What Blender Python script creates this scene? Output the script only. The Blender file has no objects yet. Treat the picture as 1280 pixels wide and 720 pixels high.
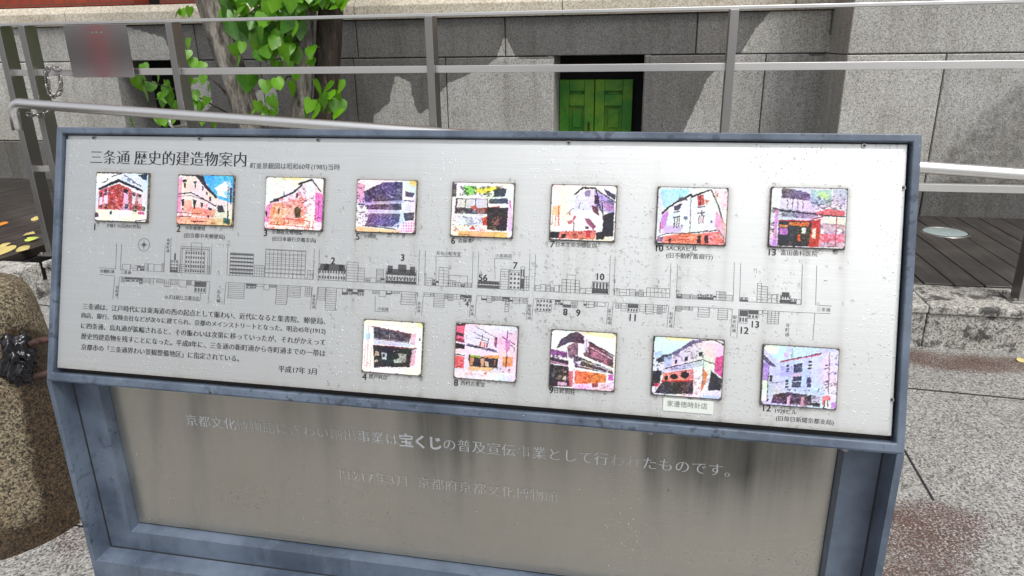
import bpy, bmesh, math, random
import numpy as np
from mathutils import Vector, Matrix
R = math.radians
rnd = random.Random(7)
nrs = np.random.RandomState(11)
SC = bpy.context.scene
COL = SC.collection

# ---------------------------------------------------------------- camera
FPX, PITCH, YAW, ROLL, HC = 889.35, 0.3283235, 0.1999081, 0.0147039, 1.45
cy, sy, cp, sp = math.cos(YAW), math.sin(YAW), math.cos(PITCH), math.sin(PITCH)
fw = np.array([-sy*cp, cy*cp, -sp]); rt = np.array([cy, sy, 0.0]); dn = np.cross(fw, rt)
rt2 = rt*math.cos(ROLL)+dn*math.sin(ROLL); dn2 = -rt*math.sin(ROLL)+dn*math.cos(ROLL)
CM = np.stack([rt2, dn2, fw]); CP = np.array([0, 0, HC])
cam = bpy.data.cameras.new('camera'); cam.sensor_width = 36; cam.lens = FPX/1280*36
cam.clip_start = 0.02; cam.clip_end = 500
co = bpy.data.objects.new('camera', cam); COL.objects.link(co)
mw = Matrix.Identity(4)
for i in range(3):
    mw[i][0] = rt2[i]; mw[i][1] = -dn2[i]; mw[i][2] = -fw[i]; mw[i][3] = CP[i]
co.matrix_world = mw
SC.camera = co

# ---------------------------------------------------------------- sky, sun, exposure
SUN_EL, SUN_AZ = R(60), R(40)          # azimuth measured from -Y (behind the viewer) towards +X
w = bpy.data.worlds.new('World'); SC.world = w; w.use_nodes = True
nt = w.node_tree; bg = nt.nodes['Background']
sky = nt.nodes.new('ShaderNodeTexSky'); sky.sky_type = 'NISHITA'; sky.sun_disc = False
sky.sun_elevation = SUN_EL; sky.sun_rotation = math.pi-SUN_AZ
sky.dust_density = 4.0; sky.air_density = 1.0; sky.ozone_density = 1.0
hs = nt.nodes.new('ShaderNodeHueSaturation'); hs.inputs['Saturation'].default_value = 0.22
nt.links.new(sky.outputs[0], hs.inputs['Color']); nt.links.new(hs.outputs[0], bg.inputs[0])
bg.inputs[1].default_value = 0.15
sd = bpy.data.lights.new('sun', 'SUN'); sd.energy = 1.5; sd.angle = R(14); sd.color = (1, .97, .92)
so = bpy.data.objects.new('sun', sd); COL.objects.link(so)
sdir = Vector((math.sin(SUN_AZ)*math.cos(SUN_EL), -math.cos(SUN_AZ)*math.cos(SUN_EL), math.sin(SUN_EL)))
so.rotation_euler = sdir.to_track_quat('Z', 'Y').to_euler()
SC.view_settings.view_transform = 'Standard'; SC.view_settings.look = 'None'
SC.view_settings.exposure = 0.30; SC.view_settings.gamma = 1

# ---------------------------------------------------------------- pixel helpers (where the camera's sight lines meet the real planes)
def ray(px, py):
    return CM.T @ np.array([(px-640)/FPX, (py-360)/FPX, 1.0])
def at_y(px, py, y):
    d = ray(px, py); return CP+d*(y/d[1])
def at_z(px, py, z):
    d = ray(px, py); return CP+d*((z-HC)/d[2])
def proj(P):
    q = (np.asarray(P)-CP) @ CM.T
    return np.stack([640+FPX*q[..., 0]/q[..., 2], 360+FPX*q[..., 1]/q[..., 2]], -1)

# ---------------------------------------------------------------- object helpers
def link(name, me, m=None, parent=None):
    o = bpy.data.objects.new(name, me); COL.objects.link(o)
    if m is not None:
        for x in (m if isinstance(m, list) else [m]): me.materials.append(x)
    if parent: o.parent = parent
    return o
def tag(o, label=None, cat=None, group=None, kind=None):
    if label: o['label'] = label
    if cat: o['category'] = cat
    if group: o['group'] = group
    if kind: o['kind'] = kind
    return o
def empty(name, label, cat, group=None):
    return tag(link(name, None), label, cat, group)
class MB:
    def __init__(s): s.v = []; s.f = []; s.mi = []; s.cur = 0
    def add(s, vs, fs):
        n = len(s.v); s.v += [tuple(map(float, v)) for v in vs]
        s.f += [tuple(i+n for i in f) for f in fs]; s.mi += [s.cur]*len(fs)
    def box(s, a, b):
        x0, y0, z0 = a; x1, y1, z1 = b
        s.add([(x0,y0,z0),(x1,y0,z0),(x1,y1,z0),(x0,y1,z0),(x0,y0,z1),(x1,y0,z1),(x1,y1,z1),(x0,y1,z1)],
              [(0,3,2,1),(4,5,6,7),(0,1,5,4),(1,2,6,5),(2,3,7,6),(3,0,4,7)])
    def tube(s, pts, r, n=12, caps=True):
        pts = [Vector(p) for p in pts]; k = len(pts)
        rs = r if isinstance(r, (list, tuple)) else [r]*k
        up = None; vs = []
        for i, p in enumerate(pts):
            t = (pts[min(i+1, k-1)]-pts[max(i-1, 0)]).normalized()
            if up is None: up = t.orthogonal().normalized()
            up = (up-t*up.dot(t)).normalized(); b = t.cross(up)
            for j in range(n):
                a = 2*math.pi*j/n; vs.append(p+(up*math.cos(a)+b*math.sin(a))*rs[i])
        fs = [(i*n+j, i*n+(j+1) % n, (i+1)*n+(j+1) % n, (i+1)*n+j) for i in range(k-1) for j in range(n)]
        if caps: fs += [tuple(range(n-1, -1, -1)), tuple((k-1)*n+j for j in range(n))]
        s.add(vs, fs)
    def build(s, name, m, parent=None, bevel=0, smooth=False, seg=2):
        me = bpy.data.meshes.new(name); me.from_pydata(s.v, [], s.f); me.update()
        o = link(name, me, m, parent)
        for p, i in zip(me.polygons, s.mi): p.material_index = i; p.use_smooth = smooth
        if bevel:
            md = o.modifiers.new('bevel', 'BEVEL'); md.width = bevel; md.segments = seg; md.limit_method = 'ANGLE'
        return o
def s2l(c):
    return tuple((x/12.92 if x <= .04045 else ((x+.055)/1.055)**2.4) for x in [k/255 for k in c])

# ---------------------------------------------------------------- materials
def mat(name, base=(.5,.5,.5), rough=.5, metal=0, spec=.5):
    m = bpy.data.materials.new(name); m.use_nodes = True
    b = m.node_tree.nodes['Principled BSDF']
    b.inputs['Base Color'].default_value = (*base, 1); b.inputs['Roughness'].default_value = rough
    b.inputs['Metallic'].default_value = metal; b.inputs['Specular IOR Level'].default_value = spec
    return m, m.node_tree, b
def N(nt, typ, **kw):
    n = nt.nodes.new(typ)
    for k, v in kw.items():
        if k in n.inputs: n.inputs[k].default_value = v
        else: setattr(n, k, v)
    return n
def coords(nt, scale=(1,1,1)):
    t = N(nt, 'ShaderNodeTexCoord'); mp = N(nt, 'ShaderNodeMapping'); mp.inputs['Scale'].default_value = scale
    nt.links.new(t.outputs['Object'], mp.inputs[0]); return mp.outputs[0]
def noise(nt, vec, scale, detail=4, rough=.55):
    n = N(nt, 'ShaderNodeTexNoise'); n.inputs['Scale'].default_value = scale
    n.inputs['Detail'].default_value = detail; n.inputs['Roughness'].default_value = rough
    nt.links.new(vec, n.inputs['Vector']); return n.outputs['Fac']
def ramp(nt, fac, stops, interp='LINEAR'):
    r = N(nt, 'ShaderNodeValToRGB'); e = r.color_ramp; e.interpolation = interp
    while len(e.elements) < len(stops): e.elements.new(.5)
    for el, (p, c) in zip(e.elements, stops):
        el.position = p; el.color = (c, c, c, 1) if not isinstance(c, (tuple, list)) else (*c, 1)
    nt.links.new(fac, r.inputs[0]); return r.outputs[0]
def mix(nt, fac, a, b, mode='MIX'):
    n = N(nt, 'ShaderNodeMix', data_type='RGBA', blend_type=mode)
    for s, v in ((0, fac), (6, a), (7, b)):
        if hasattr(v, 'links'): nt.links.new(v, n.inputs[s])
        elif s == 0: n.inputs[s].default_value = v
        else: n.inputs[s].default_value = (*v, 1)
    return n.outputs[2]
def math_(nt, op, a, b):
    n = N(nt, 'ShaderNodeMath', operation=op)
    for s, v in ((0, a), (1, b)):
        if hasattr(v, 'links'): nt.links.new(v, n.inputs[s])
        else: n.inputs[s].default_value = v
    return n.outputs[0]
def bump(nt, b, h, strength, dist=.002):
    n = N(nt, 'ShaderNodeBump'); n.inputs['Strength'].default_value = strength; n.inputs['Distance'].default_value = dist
    nt.links.new(h, n.inputs['Height']); nt.links.new(n.outputs[0], b.inputs['Normal'])
def attr(nt, name):
    return N(nt, 'ShaderNodeAttribute', attribute_name=name).outputs['Color']
L = lambda nt, a, b: nt.links.new(a, b)

def steel(name, base, rough, axis, sc=1.0, stain_refl_attr=None, amt=.10, run=(55, 55, 55), dirt_refl=(.10, .075, .045)):
    m, nt, b = mat(name, base, rough, 1)
    s = [7*sc]*3
    for i in range(3):
        if i != axis: s[i] = 1300*sc
    f = noise(nt, coords(nt, tuple(s)), 1, 3, .7)
    g = noise(nt, coords(nt), 3.2, 5)
    c = mix(nt, ramp(nt, f, [(.3, 0), (.7, 1)]), tuple(x*(1-amt) for x in base), tuple(min(1, x*(1+amt*.4)) for x in base))
    c = mix(nt, ramp(nt, g, [(.35, 0), (.7, .35)]), c, tuple(x*.8 for x in base))
    if stain_refl_attr:  # mask of real stains, plus painted reflections on the lower plate
        st = attr(nt, stain_refl_attr)
        nz = noise(nt, coords(nt, run), 1, 4)
        k = math_(nt, 'MULTIPLY', st, math_(nt, 'ADD', nz, .35))
        c = mix(nt, k, c, dirt_refl)
        r_ = math_(nt, 'ADD', math_(nt, 'MULTIPLY', k, .3), rough)
        L(nt, r_, b.inputs['Roughness'])
        mm = math_(nt, 'SUBTRACT', 1.0, math_(nt, 'MULTIPLY', k, .7)); L(nt, mm, b.inputs['Metallic'])
    L(nt, c, b.inputs['Base Color'])
    n1 = N(nt, 'ShaderNodeBump'); n1.inputs['Strength'].default_value = .10; n1.inputs['Distance'].default_value = .0003; L(nt, f, n1.inputs['Height'])
    if stain_refl_attr:     # fine spray of rain on the steel
        dn_ = math_(nt, 'MULTIPLY', ramp(nt, noise(nt, coords(nt), 300, 2), [(.635, 0), (.71, 1)]), ramp(nt, noise(nt, coords(nt, (7, 7, 4)), 1, 4), [(.44, 0), (.6, 1)]))
        n2 = N(nt, 'ShaderNodeBump'); n2.inputs['Strength'].default_value = .8; n2.inputs['Distance'].default_value = .0008
        L(nt, dn_, n2.inputs['Height']); L(nt, n1.outputs[0], n2.inputs['Normal']); n1 = n2
    L(nt, n1.outputs[0], b.inputs['Normal'])
    return m
M = {}
M['plate'] = steel('brushed_plate', (.775, .79, .785), .45, 0, 1, 'stain_refl')
M['low_plate'] = steel('brushed_lower_plate', (.60, .585, .53), .26, 0, 1, 'stain_refl', .06, (40, 40, 2), (.045, .042, .036))
M['rail'] = steel('rail_steel', (.84, .84, .83), .32, 0, .6)
M['post'] = steel('post_steel', (.40, .395, .385), .36, 2, .6)
M['chrome'] = mat('chain_steel', (.36, .35, .34), .28, 1)[0]
M['black'] = mat('black_screw', (.012, .012, .014), .4)[0]
M['ink'] = mat('printed_ink', (.018, .018, .022), .55)[0]
M['inkline'] = mat('map_ink', (.08, .08, .088), .55)[0]
M['greyink'] = mat('worn_ink', (.16, .16, .16), .6)[0]
M['pale'] = mat('etched_lettering', (.58, .60, .62), .6)[0]
M['paleworn'] = mat('worn_etched_lettering', (.485, .485, .465), .55)[0]
M['palefaint'] = mat('faint_etched_lettering', (.37, .36, .34), .55)[0]
M['void'] = mat('dark_interior', (.006, .006, .006), .9)[0]

def granite(name, stops, scale, wet=None, rough=.7, spots=None, tint=None):
    m, nt, b = mat(name, rough=rough)
    v = coords(nt)
    f = noise(nt, v, scale, 3, .75)
    vo = N(nt, 'ShaderNodeTexVoronoi'); vo.inputs['Scale'].default_value = scale*1.3; L(nt, v, vo.inputs['Vector'])
    f2 = mix(nt, .42, f, vo.outputs['Color'])
    c = ramp(nt, f2, stops)
    big = noise(nt, v, 1.7, 5)
    c = mix(nt, ramp(nt, big, [(.3, 0), (.75, 1)]), c, mix(nt, 1, c, (.72, .70, .66), 'MULTIPLY'))
    if tint:
        t = noise(nt, v, 4.5, 6, .7); c = mix(nt, ramp(nt, t, [(.52, 0), (.72, .6)]), c, mix(nt, 1, c, tint, 'MULTIPLY'))
    if wet:
        a = attr(nt, wet); nz = noise(nt, v, 14, 5, .7)
        k = ramp(nt, math_(nt, 'ADD', a, math_(nt, 'MULTIPLY', math_(nt, 'SUBTRACT', nz, .5), .22)), [(.42, 0), (.54, 1)])
        tn = attr(nt, 'tone'); c = mix(nt, 1, c, mix(nt, tn, (.78, .785, .80), (1.06, 1.05, 1.02)), 'MULTIPLY')
        dr = noise(nt, coords(nt, (9, 9, .7)), 1, 5, .65); c = mix(nt, ramp(nt, dr, [(.5, 0), (.72, .7)]), c, mix(nt, 1, c, (.62, .58, .52), 'MULTIPLY'))
        c = mix(nt, k, c, mix(nt, 1, c, (.32, .315, .315), 'MULTIPLY'))
        L(nt, math_(nt, 'SUBTRACT', rough, math_(nt, 'MULTIPLY', k, .22)), b.inputs['Roughness'])
    if spots: c = spots(nt, v, c, b)
    L(nt, c, b.inputs['Base Color'])
    bump(nt, b, f2, .35, .003)
    return m
M['stone'] = granite('wall_granite', [(.33, (.24,.241,.235)), (.44, (.46,.46,.445)), (.56, (.58,.578,.557)), (.68, (.72,.716,.69))], 105, 'wet')
M['coping'] = granite('coping_stone', [(.36, (.46,.41,.33)), (.5, (.66,.61,.51)), (.66, (.76,.71,.61))], 60, tint=(.72,.66,.56))
M['kerb'] = granite('kerb_granite', [(.34, (.12,.12,.11)), (.46, (.40,.395,.37)), (.66, (.64,.63,.59))], 110,
                    spots=lambda nt, v, c, b: mix(nt, ramp(nt, noise(nt, v, 11, 6, .75), [(.51, 0), (.60, .9)]), c, (.03, .028, .024)))
def brown_patches(nt, v, c, b):
    a = attr(nt, 'patch'); nz = noise(nt, v, 130, 3, .8); nb = noise(nt, v, 6, 4, .7)
    k = ramp(nt, math_(nt, 'ADD', a, math_(nt, 'ADD', math_(nt, 'MULTIPLY', math_(nt, 'SUBTRACT', nz, .5), 2.6), math_(nt, 'MULTIPLY', math_(nt, 'SUBTRACT', nb, .5), .5))), [(.50, 0), (.62, 1)])
    c = mix(nt, k, c, (.085, .040, .030))
    wetk = ramp(nt, noise(nt, v, 2.3, 5, .6), [(.45, 0), (.6, 1)])
    L(nt, math_(nt, 'SUBTRACT', .6, math_(nt, 'MULTIPLY', wetk, .38)), b.inputs['Roughness'])
    return c
M['ground'] = granite('granite_paving', [(.35, (.085,.083,.078)), (.44, (.235,.233,.226)), (.54, (.345,.342,.333)), (.66, (.50,.495,.485))], 120, spots=brown_patches)
def wet_run(nt, v, c, b):
    a = attr(nt, 'wet'); nz = noise(nt, v, 30, 5, .7)
    k = ramp(nt, math_(nt, 'ADD', a, math_(nt, 'MULTIPLY', math_(nt, 'SUBTRACT', nz, .5), .9)), [(.35, 0), (.7, 1)])
    L(nt, math_(nt, 'SUBTRACT', .7, math_(nt, 'MULTIPLY', k, .35)), b.inputs['Roughness'])
    return mix(nt, k, c, mix(nt, 1, c, (.30, .235, .185), 'MULTIPLY'))
M['bollard'] = granite('bollard_granite', [(.36, (.020,.017,.012)), (.455, (.11,.088,.055)), (.56, (.22,.18,.115)), (.67, (.36,.31,.22))], 165, spots=wet_run, tint=(.7,.55,.4))

def painted(name, base, light, dark):
    m, nt, b = mat(name, base, .42)
    v = coords(nt, (1, 1, 1))
    a = noise(nt, v, 9, 6, .62); d = noise(nt, v, 85, 2, .5); st = noise(nt, coords(nt, (30, 30, 4)), 1, 4)
    c = mix(nt, ramp(nt, a, [(.38, 0), (.66, 1)]), base, light)
    c = mix(nt, ramp(nt, st, [(.5, 0), (.72, .7)]), c, light)
    k = math_(nt, 'MULTIPLY', ramp(nt, d, [(.58, 0), (.64, 1)]), ramp(nt, noise(nt, v, 5, 3, .5), [(.46, 0), (.6, .85)]))
    c = mix(nt, math_(nt, 'MULTIPLY', k, .75), c, dark)
    c = mix(nt, ramp(nt, noise(nt, v, 260, 2), [(.70, 0), (.76, .6)]), c, (.35, .37, .40))
    L(nt, c, b.inputs['Base Color'])
    L(nt, ramp(nt, a, [(.3, .28), (.7, .5)]), b.inputs['Roughness'])
    bump(nt, b, d, .15, .001)
    return m
M['frame'] = painted('blue_grey_paint', (.060, .080, .115), (.125, .160, .215), (.028, .036, .052))
m, nt, b = mat('deck_wood', rough=.45); v = coords(nt, (14, 1.2, 14))
c = ramp(nt, noise(nt, v, 3, 5, .6), [(.3, (.016,.013,.012)), (.55, (.034,.029,.026)), (.8, (.065,.056,.05))])
c = mix(nt, ramp(nt, noise(nt, coords(nt), 2.1, 5), [(.5, 0), (.75, .35)]), c, (.095, .085, .075))
L(nt, c, b.inputs['Base Color']); L(nt, ramp(nt, noise(nt, coords(nt), 3, 4), [(.3, .25), (.7, .6)]), b.inputs['Roughness'])
bump(nt, b, noise(nt, v, 4, 4), .4, .003); M['deck'] = m
m, nt, b = mat('brick', rough=.75)
bt = N(nt, 'ShaderNodeTexBrick'); bt.inputs['Scale'].default_value = 1
for k_, v_ in (('Brick Width', .125), ('Row Height', .075), ('Mortar Size', .006)): bt.inputs[k_].default_value = v_
bt.inputs['Color1'].default_value = (.36, .055, .02, 1); bt.inputs['Color2'].default_value = (.28, .045, .02, 1); bt.inputs['Mortar'].default_value = (.12, .06, .045, 1)
tc = N(nt, 'ShaderNodeTexCoord'); sx = N(nt, 'ShaderNodeSeparateXYZ'); cx = N(nt, 'ShaderNodeCombineXYZ')
L(nt, tc.outputs['Object'], sx.inputs[0]); L(nt, sx.outputs[0], cx.inputs[0]); L(nt, sx.outputs[2], cx.inputs[1]); L(nt, cx.outputs[0], bt.inputs['Vector'])
c = mix(nt, ramp(nt, noise(nt, coords(nt), 12, 5), [(.4, 0), (.75, .6)]), bt.outputs['Color'], (.18, .03, .018))
L(nt, c, b.inputs['Base Color']); bump(nt, b, bt.outputs['Fac'], -.6, .006); M['brick'] = m
m, nt, b = mat('green_paint', rough=.5)
c = mix(nt, ramp(nt, noise(nt, coords(nt), 5, 5, .6), [(.42, 0), (.62, 1)]), (.03, .20, .010), (.14, .30, .008))
c = mix(nt, ramp(nt, noise(nt, coords(nt, (1, 1, .3)), 40, 4), [(.62, 0), (.72, .6)]), c, (.04, .13, .02))
L(nt, c, b.inputs['Base Color']); M['green'] = m
m, nt, b = mat('bark', rough=.85); v = coords(nt, (1, 1, .22))
f = noise(nt, v, 26, 7, .72)
c = ramp(nt, f, [(.36, (.035,.031,.027)), (.47, (.17,.155,.132)), (.60, (.38,.355,.32))])
c = mix(nt, ramp(nt, noise(nt, coords(nt), 7, 5), [(.45, 0), (.7, .5)]), c, (.12, .10, .08))
L(nt, c, b.inputs['Base Color']); bump(nt, b, f, .9, .02); M['bark'] = m
m, nt, b = mat('wet_bark', rough=.6)
f = noise(nt, coords(nt, (1, 1, .2)), 30, 7, .72)
L(nt, ramp(nt, f, [(.35, (.010,.007,.005)), (.55, (.05,.034,.024)), (.72, (.15,.11,.075))]), b.inputs['Base Color'])
bump(nt, b, f, .9, .02); M['darkbark'] = m
def leafmat(name, c0, c1):
    m, nt, b = mat(name, c0, .35)
    a = attr(nt, 'tone'); c = mix(nt, a, c0, c1)
    vein = noise(nt, coords(nt), 60, 3); c = mix(nt, ramp(nt, vein, [(.45, 0), (.7, .3)]), c, c1)
    L(nt, c, b.inputs['Base Color'])
    tr = N(nt, 'ShaderNodeBsdfTranslucent'); L(nt, mix(nt, .5, c, (.25, .6, .02)), tr.inputs[0])
    ms = N(nt, 'ShaderNodeMixShader'); ms.inputs[0].default_value = .35
    L(nt, b.outputs[0], ms.inputs[1]); L(nt, tr.outputs[0], ms.inputs[2])
    L(nt, ms.outputs[0], nt.nodes['Material Output'].inputs[0]); return m
M['leaf'] = leafmat('green_leaf', (.024, .125, .005), (.17, .42, .014))
M['fallen'] = mat('fallen_yellow_leaf', (.58, .47, .17), .5)[0]
M['fallen_orange'] = mat('fallen_orange_leaf', (.75, .28, .04), .5)[0]
M['fallen_green'] = mat('fallen_lime_leaf', (.55, .65, .12), .5)[0]
m, nt, b = mat('water', (1, 1, 1), .02); b.inputs['Transmission Weight'].default_value = 1; b.inputs['IOR'].default_value = 1.33; M['water'] = m
M['tar'] = mat('glossy_black_tar', (.006, .006, .009), .16)[0]
m, nt, b = mat('rusty_iron', rough=.7)
L(nt, ramp(nt, noise(nt, coords(nt), 60, 5), [(.35, (.015,.008,.006)), (.6, (.07,.028,.02)), (.75, (.20,.09,.07))]), b.inputs['Base Color']); M['rust'] = m
m, nt, b = mat('glass_lens', (.34, .42, .42), .12); b.inputs['Coat Weight'].default_value = .5; M['lens'] = m
M['edge'] = granite('weathered_tile_edge', [(.3, (.02,.018,.016)), (.5, (.10,.09,.08)), (.7, (.30,.27,.23))], 300)
m, nt, b = mat('printed_photo', rough=.42)
L(nt, attr(nt, 'print'), b.inputs['Base Color']); bump(nt, b, noise(nt, coords(nt), 900, 2), .12, .0005); M['print'] = m
M['paper'] = mat('grey_label', (.62, .66, .62), .6)[0]
M['red'] = mat('added_pole_red', (.75, .02, .05), .7)[0]

# ---------------------------------------------------------------- drawing with polygons on small grids
def inside(P, poly):
    x, y = P[..., 0], P[..., 1]; c = np.zeros(x.shape, bool); n = len(poly)
    for i in range(n):
        x0, y0 = poly[i]; x1, y1 = poly[i-1]
        if y0 == y1: continue
        t = ((y0 > y) != (y1 > y)) & (x < (x1-x0)*(y-y0)/(y1-y0)+x0); c ^= t
    return c
def near(P, pts, wd):
    m = np.zeros(P.shape[:-1], bool)
    for a, b in zip(pts[:-1], pts[1:]):
        a = np.array(a, float); b = np.array(b, float); d = b-a; l2 = (d@d) or 1
        t = np.clip(((P-a)@d)/l2, 0, 1)[..., None]
        m |= np.linalg.norm(P-(a+t*d), axis=-1) < wd/2
    return m
def smooth(a, n=1):
    for _ in range(n):
        p = np.pad(a, [(1, 1), (1, 1)]+[(0, 0)]*(a.ndim-2), mode='edge')
        a = (p[1:-1, 1:-1]*2+p[:-2, 1:-1]+p[2:, 1:-1]+p[1:-1, :-2]+p[1:-1, 2:])/6
    return a
def grid_mesh(name, PT, cols=None, cname='print'):
    h, wd = PT.shape[:2]; me = bpy.data.meshes.new(name)
    I = np.arange(h*wd).reshape(h, wd)
    F = np.stack([I[1:, :-1], I[1:, 1:], I[:-1, 1:], I[:-1, :-1]], -1).reshape(-1, 4)
    me.from_pydata(PT.reshape(-1, 3).tolist(), [], F.tolist()); me.update()
    if cols is not None: set_attr(me, cname, cols.reshape(-1, cols.shape[-1]) if cols.ndim == 3 else cols.reshape(-1))
    return me
def set_attr(me, cname, c):
    c = np.asarray(c, float); n = len(me.vertices)
    if c.ndim == 1: c = np.stack([c]*3, -1)
    ca = me.color_attributes.new(cname, 'FLOAT_COLOR', 'POINT')
    ca.data.foreach_set('color', np.concatenate([c, np.ones((n, 1))], 1).astype(np.float32).ravel())

# ================================================================ GROUND
DECK_Z, KERB_Z = .226, .222
KF, KB = 3.59, 3.93
gx = np.concatenate([np.linspace(-40, -4.2, 14), np.linspace(-4.1, 3.2, 150), np.linspace(3.4, 40, 14)])
gy = np.concatenate([np.linspace(40, 4.2, 12), np.linspace(4.1, .2, 110), np.linspace(0, -40, 16)])
X, Y = np.meshgrid(gx, gy); PT = np.stack([X, Y, X*0], -1)
front = Y > .25
pp = np.where(front[..., None], proj(np.where(front[..., None], PT, np.array([0, 1., 0]))), -9999.)
patch = np.zeros(X.shape)
patch[inside(pp, [(1085,622),(1150,618),(1245,640),(1235,690),(1210,760),(1060,760)])] = .62
patch[inside(pp, [(1255,640),(1330,620),(1330,665),(1262,668)])] = .6
patch[inside(pp, [(1100,433),(1300,446),(1300,470),(1180,466),(1100,448)])] = .66
patch[inside(pp, [(50,655),(105,640),(115,705),(60,700)])] = .58
bk = (Y < .2); patch[bk] = .33+.25*nrs.rand(bk.sum())
patch = smooth(patch, 2)
me = grid_mesh('ground', PT, patch, 'patch')
g = link('ground', me, M['ground']); tag(g, kind='structure')
# paving joints: thin dark grooves as sheets 4 mm above the paving
mb = MB()
def strip(a, b, wd, z):
    a = Vector((a[0], a[1], 0)); b = Vector((b[0], b[1], 0)); d = (b-a).normalized(); n = Vector((-d.y, d.x, 0))*wd/2
    mb.add([(p.x, p.y, z) for p in (a-n, b-n, b+n, a+n)], [(0, 1, 2, 3)])
j1 = at_z(1136, 527, 0); j2 = at_z(1280, 545, 0)
strip((j1[0]-7, j1[1]-(j2[1]-j1[1])/(j2[0]-j1[0])*7), (j2[0]+5, j2[1]), .010, .002)
strip(at_z(1130, 562, 0), at_z(1167, 626, 0), .008, .002)
strip(at_z(112, 660, 0)+np.array([1.2, -.1, 0]), at_z(70, 652, 0), .007, .002)
tag(mb.build('paving_joints', M['black']), kind='structure')

# kerb: straight run below the fence, then a return along the landing on the left
kx = at_z(30, 316, KERB_Z)[0]; kx2 = at_z(40, 331, KERB_Z)[0]
mb = MB()
edges = [kx2, -2.6, -1.1, .4, 1.35, 2.9, 4.4, 7]
for a, b in zip(edges[:-1], edges[1:]):
    mb.box((a+.002, KF, -.05), (b-.002, KB, KERB_Z-.045)); mb.box((a+.002, KF-.012, KERB_Z-.043), (b-.002, KB, KERB_Z))
for a, b in ((1.2, 2.4), (2.4, KF)):
    mb.box((kx, a+.002, -.05), (kx2, b-.016, KERB_Z-.002))
tag(mb.build('kerb', M['kerb'], bevel=.01), kind='structure')

# deck boards
mb = MB(); x = -9.0; i = 0
while x < 8:
    y0 = KB+.006 if x+.14 > kx-.002 else 1.2
    x1 = x+.14
    if x < kx-.002 < x1: y0 = KB+.006
    z = DECK_Z+rnd.uniform(-.001, .001)
    mb.box((x, y0, .17), (x1, 6.35, z)); x += .147
tag(mb.build('deck', M['deck'], bevel=.003, seg=1), kind='structure')
mb = MB(); mb.box((-9, 1.25, 0), (kx-.004, KB, .165)); mb.box((kx, KB+.01, 0), (8, 6.3, .165))
tag(mb.build('deck_base', M['void']), kind='structure')
# recessed deck light
c = at_z(1181, 290.5, DECK_Z); u = empty('deck_light', 'round glass lens light set flush into the dark wooden deck', 'deck light'); u.location = c
mb = MB(); n = 40; r0, r1 = .155, .135
mb.add([(r*math.cos(2*math.pi*k/n), r*math.sin(2*math.pi*k/n), z) for r, z in ((r0, .0015), (r0-.004, .006), (r1, .006), (r1-.004, .001)) for k in range(n)],
       [(q*n+k, q*n+(k+1) % n, (q+1)*n+(k+1) % n, (q+1)*n+k) for q in range(3) for k in range(n)])
mb.build('rim', M['chrome'], u, smooth=True)
mb = MB(); rr = [0.001, .04, .08, .11, .131]
mb.add([(r*math.cos(2*math.pi*k/n), r*math.sin(2*math.pi*k/n), .0025+.005*(1-(r/.131)**2)) for r in rr for k in range(n)],
       [(q*n+k, q*n+(k+1) % n, (q+1)*n+(k+1) % n, (q+1)*n+k) for q in range(4) for k in range(n)]+[tuple(range(n))])
mb.build('lens', M['lens'], u, smooth=True)

# ================================================================ STONE BUILDING
DW, DP = 6.2, 5.6
bld = empty('stone_building', 'grey granite building base with wet stains and red brick above', 'building')
zj = at_y(868, 68.5, DW)[2]; zj_l = at_y(228, 75.5, DW)[2]; zj = (zj+zj_l)/2
zc0 = at_y(60, 33.5, DW)[2]; zc1 = at_y(60, 8.5, DW)[2]; zbase = at_y(30, 176, DW)[2]
xp = at_y(1057, 80, DP)[0]
DRY = [
 [(-40,30),(85,30),(160,34),(207,48),(214,76),(236,96),(262,100),(264,133),(240,150),(213,162),(120,190),(75,230),(-40,230)],
 [(311,128),(322,113),(345,110),(349,140),(330,146),(313,142)],
 [(497,96),(512,103),(518,133),(525,144),(536,133),(537,165),(464,165),(468,145),(487,128),(493,97)],
 [(549,165),(549,117),(561,103),(585,94),(608,84),(617,76),(697,72),(700,165)],
 [(620,74),(627,58),(631,44),(639,62),(648,74)],
 [(968,10),(1040,5),(1036,68),(926,68),(942,40)],
 [(918,69),(1040,68),(1034,170),(852,170),(886,96)],
 [(430,0),(640,-20),(880,-20),(880,1),(630,10),(520,16)],
]
def wetval(P):
    q = proj(P); wv = np.full(q.shape[:-1], .78)
    for d in DRY: wv[inside(q, d)] = .12
    return wv
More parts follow.
